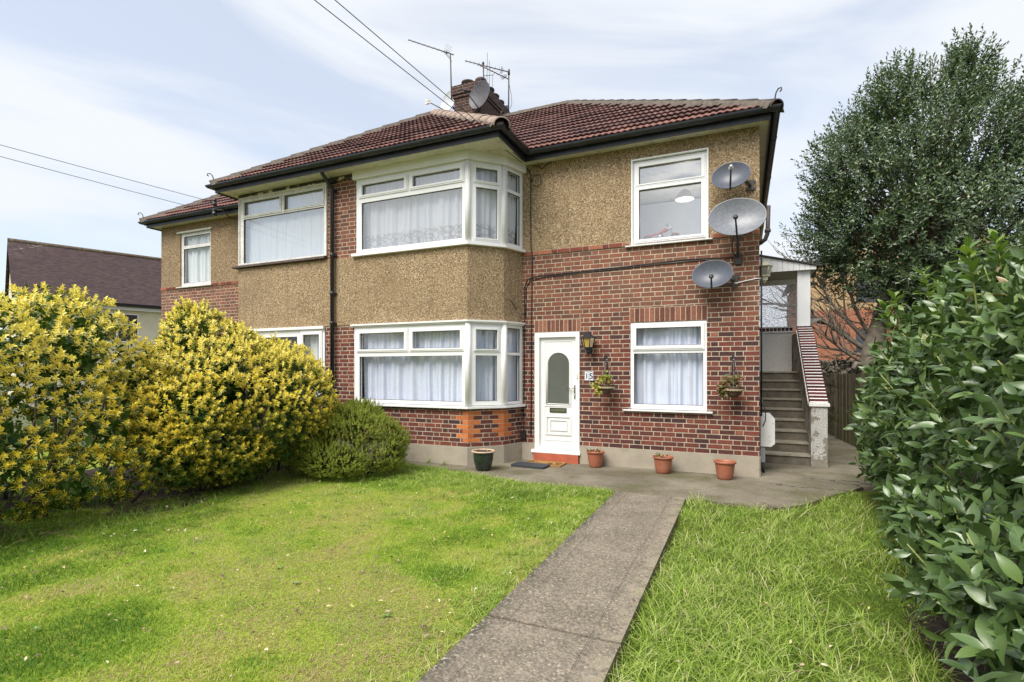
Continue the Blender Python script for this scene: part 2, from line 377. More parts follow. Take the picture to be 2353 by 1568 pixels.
# curtains
def curtain_mat(name, c, lace=None, bands=None):
    m = Mat(name, .9, .1); o = m.obj(); X = m.sepx(o)
    col = m.mix(m.noise(o, 3, 3), tuple(x*.9 for x in c), tuple(min(1, x*1.08) for x in c))
    if lace:
        k = m.rng(X[2], lace, lace-.06); sc = m.vor(m.map(o, (1, 0.01, 1)), 11, 'DISTANCE_TO_EDGE'); k2 = m.math('MULTIPLY', k, m.rng(sc, .06, .16, 1, .25))
        col = m.mix(m.math('MULTIPLY', k2, .6), col, (.30, .31, .28))
    m.color(col); tr = m.n('ShaderNodeBsdfTranslucent'); m.val(col, tr.inputs[0]); x = m.n('ShaderNodeMixShader'); x.inputs[0].default_value = .12
    m.l(m.b.outputs[0], x.inputs[1]); m.l(tr.outputs[0], x.inputs[2]); m.l(x.outputs[0], m.out.inputs[0]); return m.m
M['net_blue'] = curtain_mat('net_curtain_blue', (.74, .80, .93))
M['net_white'] = curtain_mat('net_curtain_white', (.80, .83, .88), lace=4.12)
M['net_old'] = curtain_mat('net_curtain_old', (.72, .77, .78))

# ------------------------------------------------------------------ ground, paving, path, lawns
LZ, RZ = -0.03, -0.085
m = Mat('concrete_paving', .9, .3); o_ = m.obj()
c1 = m.ramp(m.noise(o_, .9, 6, .65), [(.25, (.075, .065, .042)), (.45, (.14, .122, .086)), (.62, (.22, .195, .145)), (.8, (.33, .295, .23))])
c1 = m.mix(m.rng(m.noise(m.map(o_, (1, 1, 1), (4, 9, 0)), 1.3, 6, .7), .46, .64, 0, .75), c1, (.085, .082, .028))
c1 = m.mix(m.rng(m.noise(o_, 70, 2, .6), .5, .72, 0, .55), c1, (.42, .37, .29)); c1 = m.mix(m.rng(m.noise(m.map(o_, loc=(1, 2, 3)), 45, 3, .6), .5, .72, 0, .5), c1, (.06, .05, .04))
wv = m.noise(o_, 2.2, 4, .6, out=1); va = m.n('ShaderNodeVectorMath', operation='ADD'); m.l(m.map(o_, (.5, .75, .5)), va.inputs[0]); sca = m.n('ShaderNodeVectorMath', operation='SCALE'); m.l(wv, sca.inputs[0]); sca.inputs['Scale'].default_value = .35; m.l(sca.outputs[0], va.inputs[1])
crk = m.rng(m.vor(va.outputs[0], 1.0, 'DISTANCE_TO_EDGE'), .003, .009, 1, 0); crk = m.math('MULTIPLY', crk, m.rng(m.sepx(o_)[0], .0, .6, 0, .9))
c1 = m.mix(crk, c1, (.03, .027, .02)); m.color(c1); m.bump(m.math('SUBTRACT', m.noise(o_, 60, 4), m.math('MULTIPLY', crk, 2)), .5, .01); M['paving'] = m.m
m = Mat('path_concrete', .9, .3); o_ = m.obj(); X = m.sepx(o_)
agg = m.vor(o_, 75, 'F1', 'Color'); ax = m.sepx(agg)
c1 = m.ramp(ax[0], [(0, (.06, .052, .042)), (.3, (.13, .112, .09)), (.65, (.20, .172, .138)), (.88, (.27, .235, .19)), (.97, (.36, .27, .18)), (1, (.48, .43, .36))])
c1 = m.mix(.45, c1, m.ramp(m.noise(o_, 2.5, 6, .65), [(.3, (.10, .088, .07)), (.7, (.28, .245, .20))]))
side = m.rng(X[0], -1.38, -1.5); side = m.math('MULTIPLY', side, m.rng(m.noise(o_, 5, 5, .7), .35, .6)); c1 = m.mix(m.math('MULTIPLY', side, .75), c1, (.045, .042, .035))
sp = m.math('MULTIPLY', side, m.rng(m.noise(o_, 42, 3, .7), .55, .65)); c1 = m.mix(sp, c1, (.42, .39, .32))
e2 = m.rng(X[0], -.80, -.72); c1 = m.mix(m.math('MULTIPLY', e2, m.rng(m.noise(o_, 8, 4), .4, .6, 0, .6)), c1, (.28, .245, .18))
c1 = m.mix(m.rng(X[2], -.012, -.03, 0, .5), c1, (.12, .11, .06))
gr = m.math('ADD', m.math('MINIMUM', m.math('ABSOLUTE', m.math('ADD', X[0], .83)), m.math('ABSOLUTE', m.math('ADD', X[0], 1.37))), m.math('MULTIPLY', m.math('SUBTRACT', m.noise(o_, 6, 3), .5), .012)); c1 = m.mix(1.0, c1, (1.12, 1.10, 1.05), 'MULTIPLY'); c1 = m.mix(m.rng(gr, .002, .005, .14, 0), c1, (.05, .045, .035)); m.color(c1)
m.bump(m.math('SUBTRACT', m.math('MULTIPLY', m.vor(o_, 75), -.6), m.rng(gr, .004, .009, 1.2, 0)), .8, .006); M['path'] = m.m
def lawn_mat(name, a, b, c):
    m = Mat(name, .95, .1); o = m.obj()
    col = m.ramp(m.noise(o, 1.6, 6, .65), [(.3, a), (.5, b), (.68, c)]); col = m.mix(m.rng(m.noise(o, 50, 4, .7), .35, .65, .6, 0), col, (.06, .075, .015))
    m.color(col); m.bump(m.noise(o, 70, 4), .8, .02); return m.m
M['lawn'] = lawn_mat('mossy_lawn', (.17, .29, .03), (.30, .38, .045), (.38, .36, .09))
M['lawn_right'] = lawn_mat('rough_grass_ground', (.05, .085, .015), (.11, .15, .025), (.10, .075, .035))
M['ground'] = simple('garden_ground', (.09, .10, .035), .95, .4, 2, bump=.4)
g = MB(); g.box(-150, 150, -150, 200, -1.0, -.16); tag(g.build('ground', M['ground']), kind='structure')
# lawns as displaced grids
def grid_sheet(name, poly_x, y0, y1, base, mat, inside, step=.08, amp=.02, seed=3):
    nx = int((poly_x[1]-poly_x[0])/step)+1; ny = int((y1-y0)/step)+1
    X_, Y_ = np.meshgrid(np.linspace(poly_x[0], poly_x[1], nx), np.linspace(y0, y1, ny)); Z_ = base(X_, Y_)+(fbm(X_*1.3, Y_*1.3, seed)-.5)*amp*2
    V = np.stack([X_, Y_, Z_], -1).reshape(-1, 3); idx = np.arange(nx*ny).reshape(ny, nx)
    Q = np.stack([idx[:-1, :-1], idx[:-1, 1:], idx[1:, 1:], idx[1:, :-1]], -1).reshape(-1, 4)
    cen = V[Q].mean(1); Q = Q[inside(cen[:, 0], cen[:, 1])]
    return tag(fast_mesh(name, V, Q, mat), kind='structure')
left_edge_y = lambda x: np.interp(x, [-9, -5.47, -3.94, -2.88, -1.57], [7.62, 7.47, 7.18, 6.86, 6.84])
def zl(x, y): return np.full_like(x, LZ)
def zr(x, y): return np.interp(y, [-3, 5.2, 6.6], [RZ-.01, RZ, -.035])
grid_sheet('lawn', (-13, -1.49), -4, 7.7, zl, M['lawn'], lambda x, y: y < left_edge_y(x)+.06, amp=.018)
grid_sheet('lawn', (-.68, 6), -4, 8.6, zr, M['lawn_right'], lambda x, y: y < np.interp(x, [-.68, .33, .67, 1.5, 2.5], [6.82, 6.80, 7.12, 8.5, 8.6]), amp=.03, seed=8)
# bed of soil under the right hedge
g = MB(); N_ = 26; pa = [(1.02+.08*math.sin(i*1.7)+.07*math.sin(i*4.1), -1+i*.38) for i in range(N_)]
for i in range(N_-1): g.quad((pa[i][0], pa[i][1], RZ+.008), (3.2, pa[i][1], RZ+.06), (3.2, pa[i+1][1], RZ+.06), (pa[i+1][0], pa[i+1][1], RZ+.008))
tag(g.build('flower_bed', M['soil']), kind='structure')
g = MB(); pl = [(-7.15+.14*math.sin(i*1.3), 6.6-i*.4) for i in range(22)]
for i in range(21): g.quad((-9.6, pl[i][1], LZ+.03), (-9.6, pl[i+1][1], LZ+.03), (pl[i+1][0]+.95, pl[i+1][1], LZ-.006), (pl[i][0]+.95, pl[i][1], LZ-.006))
tag(g.build('hedge_bed', M['soil']), kind='structure')
# paving apron: front polygon as a thick slab with an uneven front edge
g = MB(); front = [(-9.6, 7.62), (-6.6, 7.5), (-5.47, 7.47), (-4.6, 7.34), (-3.94, 7.18), (-3.4, 7.0), (-2.88, 6.88), (-2.2, 6.86), (-1.53, 6.84), (-.65, 6.81), (.0, 6.77), (.33, 6.76), (.5, 6.9), (.67, 7.08), (1.05, 7.75), (1.5, 8.45), (2.4, 8.6), (2.4, 18)]
ft = [(x, y, 0) for x, y in front]+[(-9.6, 18, 0)]; g.poly(ft)
for i in range(len(front)-1): a, b = front[i], front[i+1]; g.quad((a[0], a[1], -.15), (b[0], b[1], -.15), (b[0], b[1], 0), (a[0], a[1], 0))
tag(g.build('paving', M['paving']), kind='structure')
g = MB()
for y0, y1 in ((-3, 3.02), (3.048, 6.815)):
    g.hexa([(-1.525, y0, -.15), (-.655, y0, -.15), (-.655, y1, -.15), (-1.525, y1, -.15), (-1.525, y0, .006), (-.655, y0, .004), (-.655, y1, .004), (-1.525, y1, .006)])
tag(g.build('path', M['path']), kind='structure')

# ------------------------------------------------------------------ THE HOUSE
house = empty('semi_detached_house', (-6.74, 8.6, 0), 'long two-storey semi-detached brick and pebbledash house with red-brown hipped tiled roof and bay windows', 'house')
WR, WL, YF, YB, BR_, BL_ = .22, -13.66, 8.6, 16.9, -4.2, -9.65
Bp, Cp, Dp = (-4.2, 7.66), (-3.755, 8.125), (-3.62, 8.6)
T_ = .25
zb1, zb2 = .306, 3.68
blen = math.dist(Bp, Cp); clen = math.dist(Cp, Dp)
# main front wall right: from D to corner; s measured from x
px = lambda x, p=(-4.0, YF): x-p[0]
def wx(mb, x0, x1, z0, z1, y=YF, holes=(), t=T_, d1=0.0):
    mb.board((0, y), (1, y), x0, x1, z0, z1, -t, d1, holes)
door_hole = (-3.372, -2.548, .14, 2.256); lw_hole = (-1.69, -.515, .945, 2.37); uw_hole = (-1.66, -.506, 3.63, 5.02)
g = MB(); wx(g, -3.62, WR, zb1, zb2, holes=(door_hole, lw_hole, (uw_hole[0], uw_hole[1], 3.63, 3.9)))
g.board((WR, YF), (WR, YB), T_, YB-YF, zb1, 5.28, -T_, 0)                     # right flank
wx(g, WL, BL_, zb1, zb2, holes=((-12.92, -11.8, 3.66, 3.9), (-12.9, -11.8, .95, 2.37)))
g.board((WL, YB), (WL, YF), 0, YB-YF-T_, zb1, 5.28, -T_, 0)
g.board((WR, YB), (WL, YB), T_, WR-WL-T_, zb1, 5.28, -T_, 0)                  # back
# brick of the projecting block: strip between the windows, under the bay windows
bb = 7.66
wx(g, BL_, -4.2, zb1, .965, y=bb); wx(g, -7.28, -6.6, .965, 2.43, y=bb); wx(g, -7.21, -6.55, 3.70, 5.15, y=bb)
wx(g, -9.65, -9.58, 3.76, 5.15, y=bb)
g.board(Bp, Cp, 0, blen, zb1, .965, -.2, 0); g.board(Cp, Dp, 0, clen+.1, zb1, .965, -.2, 0)
g.board((BL_, YF), (BL_, bb), 0, YF-bb-T_, zb1, 2.43, -T_, 0)
g.build('brick_wall', M['brick'], house)
g = MB(); wx(g, -3.62, WR, zb2, 5.28, holes=((uw_hole[0], uw_hole[1], 3.6, 5.02),))
wx(g, BL_, -4.2, 2.43, 3.70, y=bb, d1=.008); g.board(Bp, Cp, 0, blen, 2.43, 3.70, -.2, .008); g.board(Cp, Dp, 0, clen+.1, 2.43, 3.70, -.2, .008)
g.build('pebbledash_wall', M['pebble'], house)
g = MB(); wx(g, WL, BL_, zb2, 5.28, holes=((-12.92, -11.8, 3.6, 5.03),)); g.board((BL_, YF), (BL_, bb), 0, YF-bb-T_, 2.43, 5.28, -T_, 0)
g.build('pebbledash_wall', M['pebble_left'], house, label='darker weathered pebbledash wall of the far left wing')
g = MB(); wx(g, -3.62, -3.372, -.1, zb1, d1=.015); wx(g, -2.548, WR, -.1, zb1, d1=.015); wx(g, WL, BL_, -.1, zb1, d1=.015); wx(g, BL_, -4.2, -.1, zb1, y=bb, d1=.015)
g.board(Bp, Cp, -.005, blen, -.1, zb1, -.2, .015); g.board(Cp, Dp, 0, clen+.1, -.1, zb1, -.2, .015); g.board((WR, YF), (WR, YB), 0.01, YB-YF, -.1, zb1, -T_, .015)
g.board((WR, YB), (WL, YB), T_, WR-WL-T_, -.1, zb1, -T_, 0); g.board((WL, YB), (WL, YF), 0, YB-YF-T_, -.1, zb1, -T_, .015); g.board((BL_, YF), (BL_, bb), 0, YF-bb-T_, -.1, zb1, -T_, .015)
g.build('plinth', M['cement'], house, label='beige cement plinth along the foot of the walls')
# interior: floor slab, cross walls, the visible upstairs room
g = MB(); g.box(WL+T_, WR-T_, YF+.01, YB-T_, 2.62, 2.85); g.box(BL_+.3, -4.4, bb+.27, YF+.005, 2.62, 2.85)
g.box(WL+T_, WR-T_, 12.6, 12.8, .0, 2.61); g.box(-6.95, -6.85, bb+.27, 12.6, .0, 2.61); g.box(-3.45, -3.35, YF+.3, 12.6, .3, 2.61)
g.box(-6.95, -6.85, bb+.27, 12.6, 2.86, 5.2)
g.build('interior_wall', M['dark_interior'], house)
g = MB(); g.box(-3.5, -.05, 11.6, 11.7, 2.86, 5.2); g.box(-3.56, -3.5, YF+.26, 11.6, 2.86, 5.2); g.box(-.1, -.04, YF+.26, 11.6, 2.86, 5.2)
g.build('room_wall', M['interior'], house, label='pale blue-grey wall of the upstairs room')

# soldier lintels, band course, orange quoin bricks
def brick_row(mb, p0, p1, s0, s1, z0, z1, wdt, d1, gap=.011, jit=.002):
    n = max(1, round((s1-s0)/wdt)); w_ = (s1-s0)/n
    for i in range(n):
        mb.board(p0, p1, s0+i*w_+gap/2, s0+(i+1)*w_-gap/2, z0, z1, -.05, d1+random.uniform(-jit, jit))
g = MB(); brick_row(g, (0, YF), (1, YF), -3.372, -2.53, 2.262, 2.462, .077, .006); g2 = MB(); wx(g2, -3.375, -2.528, 2.258, 2.468, t=.03, d1=.003)
brick_row(g, (0, YF), (1, YF), -1.70, -.51, 2.378, 2.598, .077, .006); wx(g2, -1.705, -.505, 2.374, 2.604, t=.03, d1=.003)
jo = g2.build('lintel', M['joint'], house); g.build('brick', M['brick_soldier'], jo, label='upright soldier bricks over the door and window')
g = MB(); g2 = MB()
def band(p0, p1, s0, s1, z=3.625):
    s_ = s0; k = 0
    while s_ < s1-.02:
        w_ = min((.225, .1125, .225, .1125, .225)[k % 5], s1-s_); g.board(p0, p1, s_+.005, s_+w_-.005, z, z+.062, -.05, .022+random.uniform(-.002, .002)); s_ += w_; k += 1
    g2.board(p0, p1, s0, s1, z-.004, z+.066, -.05, .014)
band((0, YF), (1, YF), -3.62, -1.77); band((0, YF), (1, YF), -.43, WR); band((0, YF), (1, YF), WL, -12.98); band((0, YF), (1, YF), -11.74, BL_)
jo = g2.build('band_course', M['joint'], house); g.build('brick', M['brick_band'], jo)
g = MB()
for i in range(7):
    z = .306+.075*(i+1)+.006; L = i % 2
    if i == 6: L = 0
    g.board((0, bb), (1, bb), -4.2-(.215 if L else .10), -4.2+.002, z, z+.064, -.02, .004)
    g.board(Bp, Cp, 0, .10 if L else .215, z, z+.064, -.02, .004)
    if i > 0:
        g.board(Bp, Cp, blen-(.10 if L else .2), blen, z, z+.064, -.02, .004); g.board(Cp, Dp, 0, .2 if L else .10, z, z+.064, -.02, .004)
g.build('quoin', M['brick_orange'], house, label='bright orange replacement bricks at the corners of the bay')

# ---- windows
def ring(mb, p0, p1, s0, s1, z0, z1, wd, d0, d1):
    mb.board(p0, p1, s0, s1, z0, z1, d0, d1, holes=((s0+wd, s1-wd, z0+wd, z1-wd),))
def window(p0, p1, s0, s1, z0, z1, panes, sashes, mat=None, d=-.02, glass='glass', label=None, th=.07):
    mat = mat or M['white']; g = MB(); g.board(p0, p1, s0, s1, z0, z1, d-th, d, holes=panes)
    f = g.build('window', mat, house, label=label)
    for (a, b, c, e) in sashes:
        g = MB(); h = [p for p in panes if p[0] >= a and p[1] <= b and p[2] >= c and p[3] <= e][0]
        g.board(p0, p1, a, b, c, e, d+.0005, d+.018, holes=(h,)); g.board(p0, p1, a+.022, b-.022, c+.022, e-.022, d+.0182, d+.027, holes=(h,)); g.build('sash', mat, f)
    for (a, b, c, e) in panes:
        g = MB(); q0 = Vector((p0[0], p0[1], 0)); dv = Vector((p1[0]-p0[0], p1[1]-p0[1], 0)).normalized(); nv = Vector((dv.y, -dv.x, 0)); Q_ = [q0+dv*s_+nv*(d-.03)+Vector((0, 0, z_)) for s_, z_ in ((a-.01, c-.01), (b+.01, c-.01), (b+.01, e+.01), (a-.01, e+.01))]
        g.quad(*Q_); g.build('pane', M[glass], f)
        g = MB(); ring(g, p0, p1, a, b, c, e, .007, d-.028, d-.012); g.build('gasket', M['cable'], f)
    return f
def sill(path, z0, z1, out, mat=None, parent=None, inn=-.05):
    g = MB(); g.sweep(path, [(inn, z0), (out-.01, z0), (out, z0+.006), (out, z1-.012), (inn, z1)]); return g.build('window_sill', mat or M['white'], parent)
H0, H1 = (0, YF), (1, YF)
# lower right window (in the brick wall)
f = window(H0, H1, -1.69, -.515, .965, 2.366, [(-1.595, -.60, 1.99, 2.275), (-1.635, -.57, 1.04, 1.865)], [(-1.655, -.55, 1.915, 2.335)], label='white window beside the front door', d=-.01)
sill([(-1.80, YF), (-.43, YF)], .925, .963, .06, parent=f, inn=-.2)
# upper right
f = window(H0, H1, -1.66, -.506, 3.635, 5.0, [(-1.557, -.60, 4.62, 4.905), (-1.557, -.60, 3.72, 4.53)], [(-1.625, -.532, 4.60-.02, 4.955), (-1.625, -.532, 3.665, 4.575)], label='white window upstairs beside the satellite dishes', d=-.04, glass='glass_pale')
g = MB(); ring(g, H0, H1, -1.675, -.492, 3.60, 5.03, .02, -.05, .012); g.build('trim', M['white'], f)
sill([(-1.765, YF), (-.435, YF)], 3.60, 3.633, .06, parent=f, inn=-.2)
# bays: flat front, splay, side
E0, E1 = (0, bb), (1, bb)
def bay(zlo, zhi, ztr, zs, lab, up):
    x0 = -6.58 if not up else -6.53
    t0, t1 = ztr
    f = window(E0, E1, x0, -4.205, zlo, zhi, [(x0+.14, -5.455, t1+.05, zhi-.11), (-5.28, -4.33, t1+.05, zhi-.11), (x0+.12, -4.30, zlo+.06, t0)], [(x0+.06, -5.385, t1, zhi-.055), (-5.35, -4.265, t1, zhi-.055)], label='white three-light front of the '+lab, d=.015, glass='glass_sky' if up else 'glass')
    b = blen
    f2 = window(Bp, Cp, .03, b-.03, zlo, zhi, [(.13, b-.13, t1+.03, zhi-.10), (.13, b-.13, zlo+.07, t0)], [(.09, b-.09, t1-.01, zhi-.05)]+([(.09, b-.09, zlo+.03, t0+.03)] if up else []), label='angled light of the '+lab, d=.015)
    c = clen
    f3 = window(Cp, Dp, .03, c, zlo, zhi, [(.08, c-.07, t1-.02, zhi-.05), (.08, c-.07, zlo+.05, t0+.01)], [], label='narrow side light of the '+lab, d=.015)
    for P in (Bp, Cp):
        g = MB(); g.lathe([(0, zlo), (.052, zlo), (.052, zhi-.002), (0, zhi-.002)], (P[0], P[1], 0), 10); g.build('corner_post', M['white'], f)
    sill([(x0-.08, bb), Bp, Cp, (Dp[0]+.01, Dp[1])], zs-.01, zlo-.002, .075, parent=f, inn=-.1)
    return f
fl_ = bay(1.0, 2.375, (1.84, 1.92), .955, 'ground-floor bay', False)
g = MB(); g.sweep([(-6.63, bb), Bp, Cp, (Dp[0]+.005, Dp[1])], [(-.05, 2.378), (.045, 2.378), (.05, 2.405), (.075, 2.405), (.075, 2.432), (-.05, 2.445)]); g.build('drip_trim', M['white'], fl_)
fu_ = bay(3.745, 5.09, (4.66, 4.745), 3.69, 'upstairs bay', True)
g = MB(); g.sweep([(-6.57, bb), Bp, Cp, (Dp[0]+.015, Dp[1])], [(-.1, 5.092), (.085, 5.092), (.085, 5.275), (.11, 5.28), (.11, 5.36), (-.1, 5.36)]); g.build('fascia_panel', M['white'], fu_)
# left-hand flat window upstairs (old painted timber) and downstairs
f = window(E0, E1, -9.60, -7.26, 3.775, 5.14, [(-9.46, -8.45, 4.78, 5.06), (-8.335, -7.325, 4.77, 5.06), (-9.49, -7.315, 3.80, 4.715)], [(-9.50, -8.41, 4.745, 5.095), (-8.37, -7.29, 4.745, 5.095)], mat=M['white_worn'], label='old flaking white window on the left of the downpipe', d=.01, glass='glass_sky')
sill([(-9.76, bb), (-7.25, bb)], 3.71, 3.765, .08, parent=f, mat=simple('bare_sill', (.10, .07, .06), .7, .4, 20), inn=-.2)
g = MB(); ring(g, E0, E1, -9.62, -7.24, 3.77, 5.165, .03, -.02, .03); g.build('trim', M['white_worn'], f)
f = window(E0, E1, -9.58, -7.30, 1.0, 2.38, [(-9.4, -8.0, 1.1, 2.25), (-7.83, -7.415, 1.1, 2.28)], [(-7.90, -7.35, 1.04, 2.34)], label='white window half hidden by the yellow shrubs', d=.01)
g = MB(); g.sweep([(-9.62, bb), (-7.29, bb)], [(-.05, 2.382), (.06, 2.382), (.06, 2.432), (-.05, 2.445)]); g.build('drip_trim', M['white'], f)
g = MB(); wx(g, -9.64, -6.575, 5.152, 5.28, y=bb, d1=.02); g.build('painted_board', M['peel'], house, label='black painted board under the eaves with flaking paint')
g = MB(); wx(g, -7.235, -7.205, 3.70, 5.15, y=bb); g.build('brick_reveal', M['brick'], house)
f = window(H0, H1, -12.92, -11.80, 3.68, 5.0, [(-12.82, -11.86, 4.70, 4.93), (-12.83, -11.86, 3.76, 4.62)], [], mat=M['white_worn'], label='old worn white window of the far left wing', d=-.03)
sill([(-13.02, YF), (-11.72, YF)], 3.64, 3.678, .05, parent=f, mat=M['white_worn'], inn=-.2)
g = MB(); g.sweep([(-13.0, YF), (-11.72, YF)], [(-.05, 5.01), (.04, 5.01), (.05, 5.04), (-.05, 5.06)]); g.build('drip_trim', M['white_worn'], f)
f = window(H0, H1, -12.9, -11.8, .95, 2.37, [(-12.8, -11.9, 1.05, 2.27)], [], d=-.03)

# ---- front door
g = MB(); g.board(H0, H1, -3.37, -2.55, .165, 2.252, -.09, .015, holes=((-3.283, -2.618, .262, 2.165),))
dr = g.build('front_door', M['white'], house, label='white panelled front door with arched glass')
g = MB(); g.sweep([(-3.42, YF), (-2.535, YF)], [(-.08, .146), (.055, .146), (.06, .16), (.05, .185), (.02, .20), (-.08, .20)]); g.build('door_sill', M['white'], dr)
def prof_ring(mb, x0, x1, z0, z1, y, wd=.03, h=.014):
    for (w_, hh) in ((0, h*.5), (wd*.35, h)):
        mb.board((0, y), (1, y), x0+w_, x1-w_, z0+w_, z1-w_, -.002, hh, holes=((x0+wd, x1-wd, z0+wd, z1-wd),))
g = MB(); yl = YF+.035; g.box(-3.282, -2.619, yl, yl+.045, .263, 2.164)
prof_ring(g, -3.205, -2.70, .36, 2.10, yl, .012, .006)
# arch moulding
def arch_pts(cx, hw, zb, zs, n=16): return [(cx-hw, zb), (cx-hw, zs)]+[(cx-hw*math.cos(math.pi*i/n), zs+hw*math.sin(math.pi*i/n)) for i in range(1, n)]+[(cx+hw, zs), (cx+hw, zb)]
ac = -2.94
for hw, r in ((.205, .014), (.225, .010)):
    pts = arch_pts(ac, hw, 1.0, 1.70); g.tube([(p[0], yl-.002, p[1]) for p in pts]+[(pts[0][0], yl-.002, pts[0][1])], r, 8)
g.tube([(-3.205, yl, .965), (-2.70, yl, .965)], .01, 6); 
prof_ring(g, -3.18, -2.705, .455, .80, yl, .028, .016); prof_ring(g, -3.105, -2.775, .53, .735, yl, .022, .014)
g.build('door_leaf', M['white'], dr)
m = Mat('obscured_glass', .12, .8); o_ = m.obj(); m.color(m.mix(m.noise(o_, 4, 3), (.085, .095, .085), (.14, .15, .13))); m.bump(m.noise(o_, 90, 2), .08, .003); M['door_glass'] = m.m
g = MB(); ap = arch_pts(ac, .193, 1.012, 1.70); vs = [(p[0], yl-.006, p[1]) for p in ap]; g.add(vs, [tuple(range(len(vs)))]); g.build('glass', M['door_glass'], dr)
g = MB(); g.board((0, yl), (1, yl), -3.10, -2.795, .855, .935, -.002, .012, holes=((-3.085, -2.81, .87, .92),)); g.build('letterbox', simple('letterbox_surround', (.02, .02, .02), .3), dr)
g = MB(); g.board((0, yl), (1, yl), -3.084, -2.811, .871, .919, -.002, .009); g.build('flap', M['steel'], dr)
g = MB(); g.board((0, yl), (1, yl), -2.658, -2.628, 1.10, 1.335, -.002, .012); g.tube([(-2.643, yl-.01, 1.285), (-2.643, yl-.05, 1.285), (-2.70, yl-.055, 1.283), (-2.775, yl-.05, 1.278)], .009, 8); g.lathe([(0, .0), (.01, 0), (.01, .02), (0, .02)], (-2.643, yl-.01, 1.17), 10, axis=(0, -1, 0)); g.build('door_handle', M['steel'], dr)
g = MB(); g.board(H0, H1, -2.60, -2.578, 1.455, 1.545, .014, .03); g.build('doorbell', simple('bell_plastic', (.72, .70, .62), .4), dr)
g = MB(); g.box(-3.372, -2.56, YF-.06, YF+.2, -.02, .143); g.build('door_step', simple('red_painted_step', (.42, .10, .05), .75, .12, 10, bump=.2, dirt=((.25, .12, .08), 8, .5)), house)

# ---- eaves: soffit, fascia, gutter
EV = [(-13.86, YB+.25), (-13.86, 8.38), (-9.84, 8.38), (-9.84, 7.30), (-3.47, 7.30), (-3.47, 8.38), (.345, 8.38), (.345, YB+.25)]
g = MB(); so_ = [(x, y, 5.235) for x, y in EV]; g.poly(list(reversed(so_))); g.poly([(x, y, 5.25) for x, y in EV]); g.build('soffit', M['cream'], house, label='cream painted soffit boards under the eaves')
g = MB(); g.sweep(EV, [(0, 5.205), (.018, 5.205), (.018, 5.37), (0, 5.37)]); g.build('fascia', M['fascia'], house, label='black painted fascia board')
def gutter(path, name='gutter', zt=5.345, r=.062):
    g = MB(); pr = []
    for i in range(9): a = math.pi*i/8; pr.append((.024+r-r*math.cos(a), zt-r*1.05*math.sin(a)))
    pr += [(.024+2*r-.006, zt)]+[(.024+r-(r-.006)*math.cos(a), zt-(r-.006)*math.sin(a)) for a in [math.pi*(8-i)/8 for i in range(1, 9)]]
    g.sweep(path, pr, sm=False); 
    for i in range(len(path)-1):
        a, b = Vector(path[i]), Vector(path[i+1]); L = (b-a).length; d_ = (b-a)/L
        k = 1.0
        while k < L-.3:
            q = a+d_*k; g.sweep([tuple(q-d_*.03), tuple(q+d_*.03)], [(o*1.0+(.004 if o > .08 else 0), z-.005) for o, z in pr[:9]]+[(.024+r, zt-.02)]); k += 1.9
    return g.build(name, M['black'], house)
gutter(EV)

# ---- roof
def slope(O, U, width, V, length, cuts, tiles, seed=1, gauge=.345, per=.1, first=0):
    O, U, V = Vector(O), Vector(U).normalized(), Vector(V).normalized(); Nn = U.cross(V).normalized()
    if Nn.z < 0: Nn = -Nn
    ns = int(width/per*7)+1; s_ = np.linspace(0, width, ns); prof = .017*np.clip(.5+.5*np.cos(2*np.pi*s_/per), 0, 1)**.8
    rs = np.random.default_rng(seed); nc = int(math.ceil(length/gauge)); VV = []; QQ = []; CC = []; base = 0
    tcol = rs.random((nc, int(width/.3)+3)); 
    for c in range(nc):
        v0 = c*gauge+rs.uniform(-.004, .004); v1 = min(v0+gauge+.07, length+.05); lift = .046+rs.uniform(-.003, .003); wob = (smooth_noise(s_*3.3, np.full(ns, c*5.1), seed)-.5)*.010
        rows = [(v0+.006, prof+lift-.020+wob), (v0, prof+lift+wob), (v1, prof+.004)]
        tid = ((s_+.15*(c % 2))/.3).astype(int)
        cc = np.stack([tcol[c][tid], np.full(ns, 1.0 if c == 0 else 0.0)*(.6+.4*tcol[c][tid]), np.zeros(ns), np.ones(ns)], 1)
        for (v, h) in rows:
            P = np.array(O)[None]+np.outer(s_, np.array(U))+v*np.array(V)[None]+np.outer(h, np.array(Nn)); VV.append(P); CC.append(cc)
        for r_ in range(2):
            a = base+r_*ns+np.arange(ns-1); QQ.append(np.stack([a, a+1, a+1+ns, a+ns], 1))
        base += 3*ns
    me = bpy.data.meshes.new('t'); VV = np.concatenate(VV); QQ = np.concatenate(QQ); CC = np.concatenate(CC)
    tiles.append((VV, QQ, CC, cuts, O, U, V, width, length))
